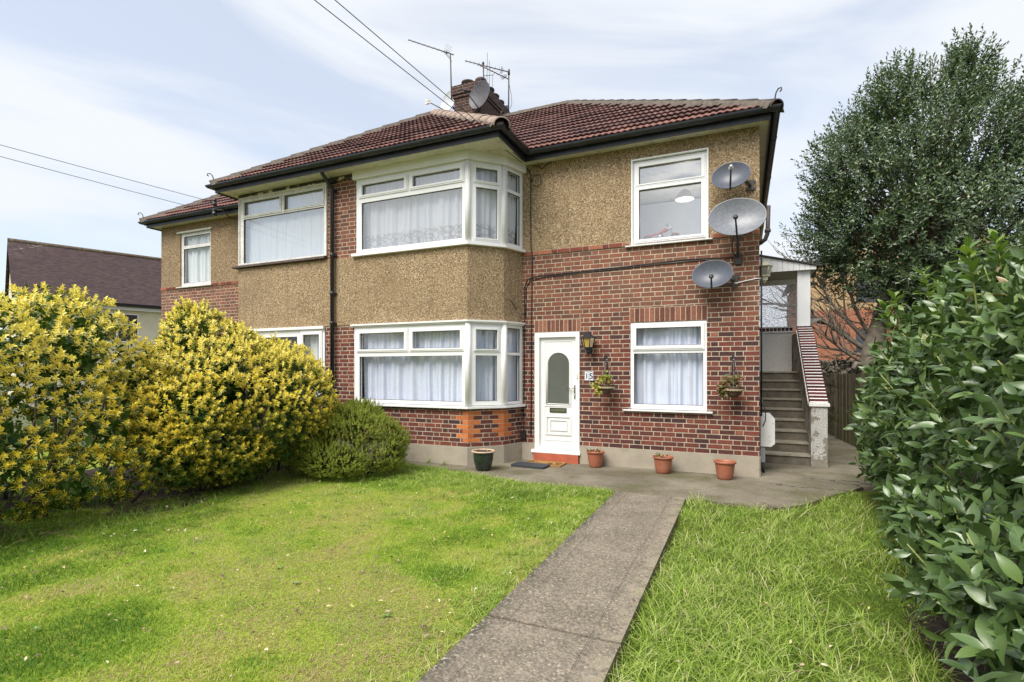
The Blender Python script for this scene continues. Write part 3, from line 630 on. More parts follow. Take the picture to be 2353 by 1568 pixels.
def build_roof(parts, name, mat, parent):
    bm = bmesh.new(); cl = bm.verts.layers.float_color.new('col')
    for (VV, QQ, CC, cuts, O, U, V, width, length) in parts:
        b2 = bmesh.new(); l2 = b2.verts.layers.float_color.new('col'); vs = []
        for p, c in zip(VV.tolist(), CC.tolist()):
            v = b2.verts.new(p); v[l2] = c; vs.append(v)
        for q in QQ.tolist(): b2.faces.new([vs[i] for i in q])
        # underlay sheet
        z_ = -.005; Nn = U.cross(V).normalized(); 
        if Nn.z < 0: Nn = -Nn
        b2.faces.new([b2.verts.new(O+U*a+V*b-Nn*.004) for a, b in ((0, -.0), (width, -.0), (width, length), (0, length))])
        for (co, no) in cuts:
            bmesh.ops.bisect_plane(b2, geom=b2.verts[:]+b2.edges[:]+b2.faces[:], plane_co=co, plane_no=no, clear_outer=True)
        mm = bpy.data.meshes.new('tmp'); b2.to_mesh(mm); b2.free(); bm.from_mesh(mm); bpy.data.meshes.remove(mm)
    me = bpy.data.meshes.new(name); bm.to_mesh(me); bm.free(); me.materials.append(mat)
    o = bpy.data.objects.new(name, me); COL.objects.link(o); attach(o, parent); return o
PT = .68; ca = 1/math.sqrt(1+PT*PT); z0r = 5.345
ex0, ex1, ey0, ey1 = -13.92, .42, 8.30, 17.22; yr = (ey0+ey1)/2; zr_ = z0r+PT*(yr-ey0); hw = yr-ey0
bx0, bx1, by0 = -9.84, -3.38, 7.22; bxm = (bx0+bx1)/2; bhw = (bx1-bx0)/2; PB = .695; zbr = z0r+PB*bhw; yba = by0+bhw
ybr = ey0+(zbr-z0r)/PT
parts = []
Lm = hw/ca
# main front slope, cut by both hips and opened where the block roof covers it
slope((ex0, ey0, z0r), (1, 0, 0), ex1-ex0, (0, ca, PT*ca), Lm, [((ex0, ey0, z0r), (-1, 1, 0)), ((ex1, ey0, z0r), (1, 1, 0)), ((bx1, ey0, z0r), (-PB, -PT, 0)), ((bxm, 0, 0), (-1, 0, 0))], parts, 2)
slope((ex0, ey0, z0r), (1, 0, 0), ex1-ex0, (0, ca, PT*ca), Lm, [((ex0, ey0, z0r), (-1, 1, 0)), ((bx0, ey0, z0r), (PB, -PT, 0)), ((bxm, 0, 0), (1, 0, 0))], parts, 3)
slope((ex1, ey0, z0r), (0, 1, 0), ey1-ey0, (-ca, 0, PT*ca), Lm, [((ex1, ey0, z0r), (-1, -1, 0)), ((ex1, ey1, z0r), (-1, 1, 0))], parts, 5)
slope((ex0, ey0, z0r), (0, 1, 0), ey1-ey0, (ca, 0, PT*ca), Lm, [((ex0, ey0, z0r), (1, -1, 0)), ((ex0, ey1, z0r), (1, 1, 0))], parts, 6)
slope((ex0, ey1, z0r), (1, 0, 0), ex1-ex0, (0, -ca, PT*ca), Lm, [((ex0, ey1, z0r), (-1, -1, 0)), ((ex1, ey1, z0r), (1, -1, 0))], parts, 7)
cb = 1/math.sqrt(1+PB*PB)
slope((bx0, by0, z0r), (1, 0, 0), bx1-bx0, (0, cb, PB*cb), bhw/cb, [((bx0, by0, z0r), (-1, 1, 0)), ((bx1, by0, z0r), (1, 1, 0))], parts, 8)
slope((bx1, by0, z0r), (0, 1, 0), ybr-by0+.3, (-cb, 0, PB*cb), bhw/cb, [((bx1, by0, z0r), (-1, -1, 0)), ((bx1, ey0, z0r), (PB, PT*-1*-1, 0))], parts, 9)
slope((bx0, by0, z0r), (0, 1, 0), ybr-by0+.3, (cb, 0, PB*cb), bhw/cb, [((bx0, by0, z0r), (1, -1, 0)), ((bx0, ey0, z0r), (-PB, PT, 0))], parts, 10)
roof = build_roof(parts, 'roof', M['tile'], house)
def ridge(a, b, mat, r=.098, seg=.42, lift=.035, name='hip_tiles', taper=.008):
    a, b = Vector(a), Vector(b); d_ = b-a; L = d_.length; d_ /= L; n = max(1, int(L/seg)); seg = L/n
    side = d_.cross(Vector((0, 0, 1))).normalized(); up = side.cross(d_).normalized(); g = MB(); K = 10
    for i in range(n):
        vs = []; r0 = r+random.uniform(-.003, .004)
        for (s_, rr, off) in ((i*seg-.03, r0+taper, lift+.012), (i*seg-.03+.001, r0+taper-.016, lift+.008), ((i+1)*seg, r0, lift)):
            for k in range(K+1):
                an = math.pi*(-.08+1.16*k/K); vs.append(a+d_*s_+up*(off-.045+math.sin(an)*rr*.92)+side*(math.cos(an)*rr*1.1))
        K1 = K+1; fs = [(k, k+1, K1*2+k+1, K1*2+k) for k in range(K)]+[(k, K1+k, K1+k+1, k+1) for k in range(K)]
        g.add(vs, fs, True)
    o = g.build(name, mat, roof)
    g = MB()
    for sg in (-1, 1): g.quad(a+up*.0+side*sg*.17-Vector((0, 0, .06)), b+side*sg*.17-Vector((0, 0, .06)), b+side*sg*.10+up*(lift+.02), a+side*sg*.10+up*(lift+.02))
    g.build('mortar_bed', M['mortar'], roof); return o
RX0, RX1 = ex0+hw, ex1-hw
ridge((ex1, ey0, z0r), (RX1, yr, zr_), M['ridge_grey']); ridge((ex0, ey0, z0r), (RX0, yr, zr_), M['ridge_brown']); ridge((RX0, yr, zr_), (RX1, yr, zr_), M['ridge_brown'])
ridge((ex1, ey1, z0r), (RX1, yr, zr_), M['ridge_grey']); ridge((ex0, ey1, z0r), (RX0, yr, zr_), M['ridge_brown'])
ridge((bx1, by0, z0r), (bxm, yba, zbr), M['ridge_pale'], r=.118); ridge((bx0, by0, z0r), (bxm, yba, zbr), M['ridge_brown']); ridge((bxm, yba, zbr), (bxm, ybr+.1, zbr), M['ridge_brown'])
for (x, y, sx) in ((ex1, ey0, 1), (bx0, by0, -1), (ex0, ey0, -1), (bx1, by0, 1)):   # curled hip irons at the foot of each hip
    g = MB(); pts = [(0, .0), (.02, .06), (.05, .17), (.09, .21), (.14, .20), (.145, .165), (.115, .155)]
    if x == bx1: pts = [(0, 0), (0.0, .08), (.02, .16), (.06, .17), (.06, .14)]
    g.tube([(x+sx*(p[0]*.7-.03), y-p[0]*.7+.03, z0r+.02+p[1]) for p in pts], [.012]*2+[.010]*(len(pts)-2), 6); g.build('hip_iron', M['rust'], roof)

# chimney
cx0, cx1, cy0, cy1, ct = -6.70, -5.96, 11.5, 13.1, 8.76
g = MB(); g.box(cx0, cx1, cy0, cy1, 7.0, ct-.30)
g.box(cx0-.03, cx1+.03, cy0-.03, cy1+.03, ct-.30, ct-.225); g.box(cx0-.055, cx1+.055, cy0-.055, cy1+.055, ct-.222, ct)
ch = g.build('chimney', M['brick_chimney'], house, label='soot-stained brick chimney stack')
g = MB(); g.hexa([(cx0-.05, cy0-.05, ct+.001), (cx1+.05, cy0-.05, ct+.001), (cx1+.05, cy1+.05, ct+.001), (cx0-.05, cy1+.05, ct+.001), (cx0+.16, cy0+.16, ct+.10), (cx1-.16, cy0+.16, ct+.10), (cx1-.16, cy1-.16, ct+.10), (cx0+.16, cy1-.16, ct+.10)])
g.build('flaunching', simple('lichened_mortar', (.23, .20, .14), .95, .35, 14, bump=.5, dirt=((.20, .22, .05), 9, .7)), ch)
pm_ = simple('dark_clay_pot', (.045, .028, .025), .6, .3, 20)
for i, (x, y, r, h) in enumerate([(-6.42, 11.72, .155, .15), (-6.14, 11.88, .13, .24), (-6.1, 12.22, .15, .15), (-6.12, 12.56, .15, .15), (-6.12, 12.88, .15, .13)]):
    g = MB(); g.lathe([(r*.9, 0), (r, h*.6), (r*1.12, h*.65), (r*1.12, h*.9), (r*.95, h), (r*.8, h), (r*.78, h*.3)], (x, y, ct+.03), 14); g.build('chimney_pot', pm_, ch)

# downpipe and waste pipe
dp = MB(); xd = -7.06; yd = bb-.07
dp.tube([(xd, yd-.28+.02, 5.27), (xd, yd-.26, 5.20), (xd, yd-.05, 5.05), (xd, yd, 4.96), (xd, yd, .02)], .036, 10)
for z in (5.1, 4.93, 3.72, 3.0, 2.44, 1.2): dp.lathe([(.036, 0), (.045, .005), (.045, .06), (.036, .065)], (xd, yd, z), 10); dp.box(xd-.06, xd+.06, yd+.01, bb-.002, z+.015, z+.045)
dp.build('downpipe', M['black'], house)
dp = MB(); dp.tube([(.345, 8.72, 4.06), (.335, 8.72, 3.72), (.33, 8.72, 3.64), (.30, 8.73, 3.56), (.20, 8.75, 3.50)], .032, 10); dp.lathe([(.032, 0), (.043, .004), (.043, .05), (.032, .054)], (.335, 8.72, 3.66), 10); dp.build('waste_pipe', M['rust'], house)
dp = MB(); dp.tube([(.25, 8.75, 3.4), (.25, 8.75, .9)], .014, 6); dp.build('supply_pipe', M['cable'], house)

#@@PART2
# ------------------------------------------------------------------ curtains behind the panes
def curtain(p0, p1, s0, s1, z0, z1, off, mat, label, seed=1, amp=.06, top=None, group='net curtains in the windows'):
    rs = np.random.default_rng(seed); n = int((s1-s0)/.012)+2; s_ = np.linspace(s0, s1, n); nz = 8
    dv = np.array([p1[0]-p0[0], p1[1]-p0[1]]); dv = dv/np.linalg.norm(dv); nv = np.array([dv[1], -dv[0]])
    ph = np.cumsum(rs.uniform(.2, 1.3, n)*.11*(1+3.2*smooth_noise(s_*3.1, np.full(n, seed*1.7), seed)))*1.35; V = []
    for j in range(nz):
        t = j/(nz-1); z = z0+(z1-z0)*t; spread = .5+.5*(1-t)
        d = off+amp*(.5+.5*np.sin(ph*1.0+.6*(1-t)*np.sin(s_*5+seed)))**1.5*spread+amp*.4*np.sin(ph*2.7+seed)*(.6+.4*t)
        d = d+.03*smooth_noise(s_*2.5, np.full(n, t*2), seed)
        V.append(np.stack([p0[0]+dv[0]*s_-nv[0]*d, p0[1]+dv[1]*s_-nv[1]*d, np.full(n, z)], 1))
    idx = np.arange(n*nz).reshape(nz, n); Q = np.stack([idx[:-1, :-1], idx[:-1, 1:], idx[1:, 1:], idx[1:, :-1]], -1).reshape(-1, 4)
    o = fast_mesh('net_curtain', np.concatenate(V), Q, mat); return tag(o, label, 'curtain', group)
curtain(E0, E1, -6.5, -4.28, 1.03, 2.34, .12, M['net_blue'], 'blue-white net curtain across the front of the ground-floor bay window', 3)
curtain(Bp, Cp, .04, blen-.06, 1.03, 2.34, .12, M['net_blue'], 'blue-white net curtain in the angled light of the ground-floor bay', 4)
curtain(Cp, Dp, .06, clen, 1.03, 2.34, .10, M['net_blue'], 'narrow net curtain in the side light of the ground-floor bay', 5)
curtain(H0, H1, -1.70, -.50, 1.0, 2.34, .14, M['net_blue'], 'net curtain in the ground-floor window between the two hanging baskets', 12, amp=.06)
curtain(E0, E1, -6.48, -4.26, 3.77, 5.06, .11, M['net_white'], 'white net curtain with lace hem across the front of the upstairs bay', 21)
curtain(Bp, Cp, .04, blen-.06, 3.77, 5.06, .11, M['net_white'], 'white lace-hemmed net curtain in the angled light of the upstairs bay', 22)
curtain(Cp, Dp, .06, clen, 3.77, 5.06, .10, M['net_white'], 'narrow lace-hemmed net curtain in the side light of the upstairs bay', 23)
curtain(E0, E1, -9.55, -7.28, 3.78, 5.12, .09, M['net_old'], 'pale net curtain behind the old flaking window left of the downpipe', 31, amp=.02)
curtain(H0, H1, -12.88, -11.82, 3.70, 4.98, .10, M['net_old'], 'grey-white net curtain in the small window of the far left wing', 33)
curtain(E0, E1, -7.9, -7.36, 1.05, 2.33, .10, M['net_old'], 'lace curtain in the window behind the yellow shrubs', 35)

# pendant lamp and motorbike model behind the upper right window
pz = 4.87; pxy = (-1.03, 10.5)
pd = empty('pendant_lamp', (pxy[0], pxy[1], 5.2), 'lit pendant lamp with pale cone shade behind the upstairs window', 'lamp')
g = MB(); g.lathe([(.172, 0), (.165, .03), (.13, .10), (.075, .16), (.03, .19), (.027, .187), (.07, .155), (.125, .097), (.16, .028)], (pxy[0], pxy[1], pz), 28); g.build('lamp_shade', simple('shade', (.75, .66, .52), .6, .02), pd)
g = MB(); g.tube([(pxy[0], pxy[1], 5.22), (pxy[0], pxy[1], pz+.18)], .006, 6); g.build('flex', M['white'], pd)
m = Mat('lit_bulb'); m.b.inputs['Emission Color'].default_value = (1, .86, .6, 1); m.b.inputs['Emission Strength'].default_value = 3
g = MB(); g.lathe([(0, -.04), (.022, -.032), (.032, -.01), (.028, .015), (.013, .045), (0, .05)], (pxy[0], pxy[1], pz+.05), 12); g.build('bulb', m.m, pd)
bl = bpy.data.lights.new('bulb_light', 'POINT'); bl.energy = 12; bl.color = (1, .93, .82); bl.shadow_soft_size = .12
blo = bpy.data.objects.new('bulb_light', bl); COL.objects.link(blo); blo.location = (pxy[0], pxy[1], pz-.32); attach(blo, pd)
toy = empty('model_motorbike', (-1.2, 8.74, 3.64), 'small red and chrome model motorbike on the upstairs window sill', 'model motorbike')
red = simple('red_enamel', (.38, .035, .02), .25, .1); ty = simple('tyre', (.03, .03, .03), .7)
def torus(mb, c, r, r2, n=20, k=8): mb.tube([(c[0]+r*math.cos(a), c[1], c[2]+r*math.sin(a)) for a in [2*math.pi*i/n for i in range(n+1)]], r2, k, cap=False)
for x in (-1.44, -1.01):
    g = MB(); torus(g, (x, 8.74, 3.72), .062, .016); wo_ = g.build('wheel', ty, toy); g = MB(); torus(g, (x, 8.74, 3.72), .045, .005)
    for a in range(6): g.tube([(x, 8.74, 3.72), (x+.045*math.cos(a*1.047), 8.74, 3.72+.045*math.sin(a*1.047))], .002, 4)
    g.build('rim', M['steel'], wo_)
g = MB(); g.tube([(-1.44, 8.74, 3.73), (-1.36, 8.74, 3.80), (-1.27, 8.74, 3.815), (-1.16, 8.74, 3.86), (-1.10, 8.74, 3.865)], [.008, .018, .016, .038, .012], 8); g.tube([(-1.50, 8.74, 3.78), (-1.44, 8.74, 3.805), (-1.38, 8.74, 3.79)], .014, 6); g.tube([(-1.06, 8.74, 3.79), (-1.0, 8.74, 3.80), (-.94, 8.74, 3.77)], .012, 6); g.build('body', red, toy)
g = MB(); g.tube([(-1.30, 8.74, 3.71), (-1.24, 8.74, 3.76), (-1.19, 8.74, 3.79)], [.03, .042, .03], 8); g.tube([(-1.01, 8.74, 3.72), (-1.08, 8.74, 3.88), (-1.10, 8.74, 3.93)], .007, 6); g.tube([(-1.27, 8.73, 3.69), (-1.52, 8.73, 3.70)], .01, 6)
g.tube([(-1.16, 8.68, 3.955), (-1.10, 8.72, 3.93), (-1.10, 8.77, 3.93), (-1.16, 8.80, 3.955)], .005, 5); g.lathe([(0, -.015), (.022, -.01), (.026, .01), (0, .015)], (-1.06, 8.74, 3.89), 10, axis=(1, 0, -.2)); g.build('engine', M['steel'], toy)
g = MB(); g.box(-.78, -.62, 8.73, 8.86, 3.64, 3.75); tag(g.build('cardboard_box', simple('card', (.5, .40, .27), .8)), 'small pale box on the upstairs window sill beside the model motorbike', 'box')

# ------------------------------------------------------------------ satellite dishes
def dish(c, aim, wdt, hgt, col, label, lnb=None, depth=.075, mount=None, rough=.35, group='satellite dishes on the front wall', double=False):
    c = Vector(c); aim = Vector(aim).normalized(); root = empty('satellite_dish', tuple(c), label, 'satellite dish', group)
    rt = aim.cross(Vector((0, 0, 1))).normalized()*-1; up = aim.cross(rt).normalized()
    if up.z < 0: up = -up
    g = MB(); n = 36; RR = 9; vs = []; fs = []
    def P(r, a, o=0): return c+rt*(r*wdt/2*math.cos(a))+up*(r*hgt/2*math.sin(a))+aim*(-depth*(1-r*r)+o)
    for i in range(RR):
        for k in range(n): vs.append(P((i+.02)/(RR-1+.02), 2*math.pi*k/n))
    for i in range(RR-1):
        for k in range(n): fs.append((i*n+k, i*n+(k+1) % n, (i+1)*n+(k+1) % n, (i+1)*n+k))
    g.add(vs, fs, True); b_ = len(g.v)
    vs = [P(.99, 2*math.pi*k/n, .0) for k in range(n)]+[P(1.025, 2*math.pi*k/n, .004) for k in range(n)]+[P(1.03, 2*math.pi*k/n, -.014) for k in range(n)]+[P(.98, 2*math.pi*k/n, -.014) for k in range(n)]
    g.add(vs, [(j*n+k, j*n+(k+1) % n, (j+1)*n+(k+1) % n, (j+1)*n+k) for j in range(3) for k in range(n)], True)
    vs = [P((i+.02)/(RR-1+.02), 2*math.pi*k/n, -.006) for i in range(RR) for k in range(n)]; g.add(vs, [tuple(reversed(f)) for f in fs], True)
    g.build('reflector', col, root)
    bottom = P(1.0, -math.pi/2, -.01); lp = Vector(lnb) if lnb else c+aim*(wdt*.42)-up*(hgt*.22)
    g = MB(); g.tube([bottom-aim*.04, bottom, bottom+(lp-bottom)*.9], [.012, .014, .012], 8); ar = g.build('arm', simple('dish_arm', (.03, .032, .036), .4), root)
    g = MB(); dl = (c-lp).normalized()
    if double:
        for o in (.035, -.035): g.obox(lp+up*o, rt, up, dl, .045, .028, .05)
        g.build('receiver', M['white_worn'], root)
    else:
        g.lathe([(0, -.055), (.022, -.05), (.024, .02), (.034, .03), (.034, .055), (0, .062)], tuple(lp), 14, axis=dl); g.build('receiver', simple('lnb', (.50, .50, .50) if wdt < .55 else (.05, .05, .055), .4), root)
    if mount:
        a, b = Vector(mount[0]), Vector(mount[1]); g = MB(); bk = c-aim*(depth+.02); g.tube([bk, a, b], .02, 8)
        for q in (-.05, .05): g.box(b.x-.07, b.x+.07, b.y-.02, b.y-.005, b.z+q-.015, b.z+q+.015)
        g.box(b.x-.045, b.x+.045, b.y-.03, b.y, b.z-.08, b.z+.08); g.obox(bk, rt, up, aim, .06, .05, .02); g.build('mounting_bracket', M['rust'], root)
    return root
grey = simple('dish_dark_grey', (.085, .095, .12), .38, .12, 30); lgrey = simple('dish_mid_grey', (.19, .20, .22), .36, .15, 26); dk = simple('dish_weathered', (.075, .07, .08), .5, .18, 16, dirt=((.3, .3, .3), 18, .35)); pl_ = simple('dish_pale', (.55, .58, .60), .4, .08, 8)
AIM = (-.10, -1, .30)
dish((-.17, 8.33, 4.465), AIM, .53, .43, grey, 'dark grey satellite dish, highest of the three on the house front', lnb=(-.16, 8.02, 4.47), mount=((.06, 8.42, 4.36), (.10, 8.60, 4.36)))
dish((-.085, 8.22, 3.815), (.03, -1, .27), .76, .58, lgrey, 'largest and palest dish, middle of the three on the house front', lnb=(-.10, 7.88, 3.72), mount=((-.075, 8.45, 3.50), (-.075, 8.60, 3.27)), depth=.1)
dish((-.425, 8.33, 3.03), (-.12, -1, .30), .57, .44, grey, 'dark grey satellite dish, lowest on the house front above the window', lnb=(-.42, 7.98, 2.93), mount=((-.17, 8.45, 2.95), (-.12, 8.60, 2.95)))
dish((-5.86, 11.25, 8.27), (-.30, -1, .10), .68, .66, dk, 'weathered purple-grey dish fixed to the front of the chimney', lnb=(-6.02, 10.85, 8.22), mount=((-5.93, 11.45, 7.85), (-5.97, 11.5, 7.75)), group='satellite dishes on the chimney')
dish((-7.06, 11.8, 8.62), (-.36, -1, .12), .60, .56, pl_, 'pale white dish behind the roof hip left of the chimney', lnb=(-7.48, 11.5, 8.56), mount=((-6.9, 12.0, 8.35), (-6.64, 12.0, 8.35)), double=True, group='satellite dishes on the chimney')

# aerials
AER = 'aerials on the chimney'
def yagi(root, a, b, n, ln, axis, r=.013, mat=None):
    a, b = Vector(a), Vector(b); ax = Vector(axis).normalized(); g = MB(); g.tube([a, b], r, 6)
    for i in range(n): p = a+(b-a)*(i/(n-1)*.86+.02); L = ln*(.8+.2*i/n); g.tube([p-ax*L, p+ax*L], .004, 4)
    p = a+(b-a)*.84
    for s_ in (-1, 1): g.tube([p-ax*.1+Vector((0, s_*.03, 0)), p+ax*.1+Vector((0, s_*.03, 0))], .008, 5)
    return g.build('boom', mat or M['rust'], root)
r_ = empty('tv_aerial', (-6.96, 11.8, 8.7), 'tall television aerial on the left of the chimney with long tilted boom', 'aerial', AER)
g = MB(); g.tube([(-6.955, 11.8, 8.66), (-6.99, 11.8, 9.86)], .017, 6); g.build('mast', M['rust'], r_); g = MB(); g.tube([(-6.95, 11.8, 8.80), (-6.63, 11.8, 8.76)], .012, 5); g.tube([(-6.95, 11.8, 8.95), (-6.63, 11.8, 8.92)], .012, 5); g.tube([(-6.66, 11.8, 8.76), (-6.66, 11.8, 8.93)], .012, 5); g.build('mounting_bracket', M['rust'], r_)
yagi(r_, (-8.27, 11.75, 10.51), (-6.92, 11.85, 9.83), 9, .085, (.12, .75, .7)); g = MB()
for s_ in (-1, 1):
    for k in range(4): g.tube([(-7.12+.02*k, 11.7, 9.92+s_*.04*(k+.5)), (-7.08+.02*k, 11.95, 9.90+s_*.05*(k+.7))], .004, 4)
g.build('aerial_reflector', M['rust'], r_)
r_ = empty('tv_aerial', (-5.92, 13.1, 8.5), 'television aerial on the right of the chimney with two booms', 'aerial', AER)
g = MB(); g.tube([(-5.93, 13.14, 8.50), (-5.92, 13.14, 9.87)], .019, 6); g.lathe([(0, 0), (.035, .01), (.03, .14), (0, .17)], (-5.92, 13.14, 9.74), 8); g.build('mast', M['rust'], r_)
g = MB(); g.box(-6.0, -5.9, 13.04, 13.12, 8.76, 8.86); g.tube([(-6.0, 13.12, 8.70), (-5.88, 13.14, 8.70)], .012, 5); g.build('mounting_bracket', M['rust'], r_)
g = MB(); g.tube([(-5.90, 13.14, 9.45), (-5.84, 13.14, 9.15), (-5.83, 13.14, 8.92), (-5.88, 13.14, 8.80)], .006, 5); g.build('cable', M['cable'], r_)
yagi(r_, (-7.08, 12.75, 10.20), (-5.93, 13.15, 9.83), 10, .07, (.1, .2, 1)); yagi(r_, (-6.66, 12.7, 9.98), (-5.92, 13.14, 9.62), 9, .075, (.5, .5, .7))
r_ = empty('tv_aerial', (-6.22, 12.2, 8.75), 'upright whip aerials rising from the chimney top', 'aerial', AER)
g = MB(); g.tube([(-6.20, 12.2, 8.72), (-6.235, 12.2, 9.64)], .017, 6); g.lathe([(0, 0), (.03, .01), (.03, .06), (0, .07)], (-6.235, 12.2, 9.60), 8); g.build('mast', M['rust'], r_)
g = MB(); g.tube([(-6.18, 12.3, 8.95), (-6.16, 12.3, 9.95)], .006, 5); g.tube([(-6.13, 12.35, 8.8), (-6.13, 12.35, 9.75)], .006, 5); g.tube([(-6.07, 12.4, 8.8), (-6.06, 12.4, 9.4)], .005, 5); g.tube([(-6.24, 12.2, 9.3), (-6.0, 12.36, 9.36)], .008, 5); g.build('whip', M['rust'], r_)

# overhead wires
def wire(a, b, label, ext=2.6, r=.0055, sag=.10):
    a, b = Vector(a), Vector(b); e = a+(b-a)*ext; n = 24; pts = []
    for i in range(n+1):
        t = i/n; p = a+(e-a)*t; p.z -= sag*4*t*(1-t)*0.6; pts.append(p)
    g = MB(); g.tube(pts, r, 5); return tag(g.build('overhead_wire', M['cable']), label, 'wire', 'overhead telephone and power wires')
wire((-3.49, 8.28, 5.17), (-4.40, 4.45, 5.75), 'lower overhead wire running from the street to the roof valley', sag=.0)
wire((-3.46, 8.28, 5.19), (-4.20, 4.56, 5.76), 'upper overhead wire running from the street to the roof valley', sag=.0)
wire((-11.10, 8.16, 5.44), (-12.6, 5.0, 5.80), 'upper of two wires reaching the left wing gutter', sag=.05)
wire((-11.10, 8.16, 5.20), (-12.65, 5.0, 5.60), 'lower of two wires reaching the left wing gutter', sag=.05)
r_ = empty('wire_insulators', (-11.04, 8.2, 5.2), 'pair of black insulators on a bracket at the left wing gutter', 'insulator')
for z in (5.35, 5.13):
    g = MB(); g.lathe([(0, 0), (.05, .0), (.055, .05), (.04, .055), (.045, .10), (.05, .105), (.045, .13), (0, .135)], (-11.04, 8.14, z), 12); g.build('insulator', M['black'], r_)
g = MB(); g.tube([(-11.04, 8.14, 5.25), (-10.93, 8.26, 5.27), (-10.91, 8.40, 5.15), (-10.9, 8.58, 5.14)], .014, 6); g.build('bracket', M['rust'], r_)

# cables on the wall
def cable(pts, label, r=.008, mat=None, group='cables clipped to the wall'):
    g = MB(); g.tube(pts, r, 6); return tag(g.build('wall_cable', mat or M['cable']), label, 'cable', group)
yc = YF-.012
cable([(-3.49, yc-.05, 5.16), (-3.44, yc, 5.06), (-3.445, yc, 4.4), (-3.44, yc, 3.8), (-3.41, yc-.02, 3.64), (-3.42, yc, 3.2), (-3.43, yc, 2.2), (-3.435, yc, 1.2), (-3.44, yc, .42)], 'black cable running down the wall left of the front door', .009)
cable([(-.14, yc, 3.30), (-.5, yc, 3.32), (-.9, yc, 3.33), (-1.6, yc, 3.30), (-2.4, yc, 3.275), (-3.3, yc, 3.25), (-3.5, yc, 3.21), (-3.56, yc, 3.08), (-3.565, yc, 2.4), (-3.57, yc, 1.2), (-3.575, yc, .50)], 'upper black cable crossing the brickwork from the dishes to the bay', .008)
cable([(-.17, yc, 2.95), (-.22, yc, 3.14), (-.32, yc, 3.25), (-.55, yc, 3.30), (-1.3, yc, 3.285), (-2.4, yc, 3.25), (-3.25, yc, 3.22), (-3.46, yc, 3.17), (-3.53, yc, 3.05), (-3.54, yc, 2.5)], 'lower black cable crossing the brickwork from the lowest dish', .007)
cable([(-.14, yc-.01, 2.92), (-.10, yc-.02, 2.905), (.0, yc, 2.93), (.18, yc-.01, 2.96), (.235, yc+.02, 2.96)], 'short white cable from the lowest dish to the house corner', .008, M['white'])
cable([(-.11, 8.2, 3.60), (-.15, 8.3, 3.45), (-.15, 8.42, 3.36), (-.10, 8.54, 3.30)], 'loose black cable hanging under the largest dish', .007)
cable([(-3.40, yc-.02, 5.20), (-3.30, yc-.04, 5.17), (-3.22, yc-.02, 5.12), (-3.12, yc-.02, 5.19), (-3.05, yc-.03, 5.21)], 'tangled cable end under the eaves at the roof valley', .008)
cable([(-3.43, yc, 4.92), (-3.38, yc-.01, 5.03), (-3.27, yc-.01, 5.03), (-3.24, yc-.01, 4.9), (-3.3, yc-.01, 4.82), (-3.4, yc-.01, 4.85)], 'coil of spare cable high on the pebbledash wall', .007)
cable([(-3.68, 8.2, 2.80), (-3.66, 8.28, 2.76), (-3.64, 8.42, 2.66)], 'stub of black cable sticking out of the bay side', .008)
cable([(.255, 8.64, 1.15), (.30, 8.66, 1.0), (.305, 8.68, .85), (.27, 8.70, .75)], 'black cable looping down to the white meter box', .008)
g = MB(); g.box(-3.62, -3.535, YF-.055, YF-.001, .37, .50); tag(g.build('junction_box', M['cable']), 'small black junction box on the wall left of the front door', 'junction box')

# meter box, its conduit, outdoor lantern on the flank
r_ = empty('meter_box', (.34, 9.0, .42), 'white meter box with clipped corners low on the house corner', 'meter box')
g = MB(); x0, x1, z0, z1, k = .245, .445, .41, .915, .05
pr = [(x0, z0), (x1-k, z0), (x1, z0+k), (x1, z1-k*1.5), (x1-k*1.3, z1), (x0, z1)]
n = len(pr); g.add([(p[0], 8.98, p[1]) for p in pr]+[(p[0], 9.22, p[1]) for p in pr], [tuple(range(n)), tuple(range(2*n-1, n-1, -1))]+[(i, i+n, (i+1) % n+n, (i+1) % n) for i in range(n)]); g.build('casing', simple('meter_box_plastic', (.70, .70, .68), .5, .04, 4, dirt=((.38, .30, .22), 7, .75)), r_)
g = MB(); g.box(.25, .31, 9.0, 9.08, .16, .40); g.build('conduit', simple('grey_conduit', (.28, .31, .34), .5), r_); g = MB(); g.tube([(.275, 9.03, .17), (.29, 9.0, -.02)], .02, 8); g.build('pipe', M['cable'], r_)
def lantern(c, s, matb, matg, label, kind='wall_lantern', arm=None):
    """hexagonal lantern: c = centre of the body"""
    c = Vector(c); r_ = empty(kind, tuple(c), label, 'wall lantern', 'outdoor wall lanterns'); g = MB()
    g.lathe([(0, .205*s), (.012*s, .20*s), (.016*s, .175*s), (.03*s, .17*s), (.06*s, .145*s), (.10*s, .115*s), (.14*s, .095*s), (.14*s, .085*s), (0, .085*s)], tuple(c), 6, sm=False); g.build('lantern_roof', matb, r_)
    g = MB(); g.lathe([(.112*s, .084*s), (.075*s, -.07*s)], tuple(c), 6, sm=False); g.build('lantern_glass', matg, r_)
    g = MB(); 
    for k in range(6):
        a = math.pi*k/3; g.tube([c+Vector((.117*s*math.cos(a), .117*s*math.sin(a), .088*s)), c+Vector((.078*s*math.cos(a), .078*s*math.sin(a), -.07*s))], .008*s, 5)
    g.lathe([(0, -.066*s), (.088*s, -.066*s), (.088*s, -.082*s), (.055*s, -.10*s), (.05*s, -.15*s), (.025*s, -.165*s), (.022*s, -.18*s), (0, -.205*s)], tuple(c), 6, sm=False)
    if arm: g.tube([c+Vector((0, 0, -.14*s)), Vector(arm)+Vector((0, 0, -.05)), Vector(arm)], .014*s, 6)
    g.build('lantern_frame', matb, r_); g = MB(); g.lathe([(0, -.06*s), (.02*s, -.06*s), (.025*s, .0), (.02*s, .04*s), (0, .05*s)], tuple(c), 8); g.build('bulb', M['white_worn'], r_); return r_
amber = Mat('amber_glass', .15, .6); amber.color((.62, .42, .10)); amber.b.inputs['Transmission Weight'].default_value = .25
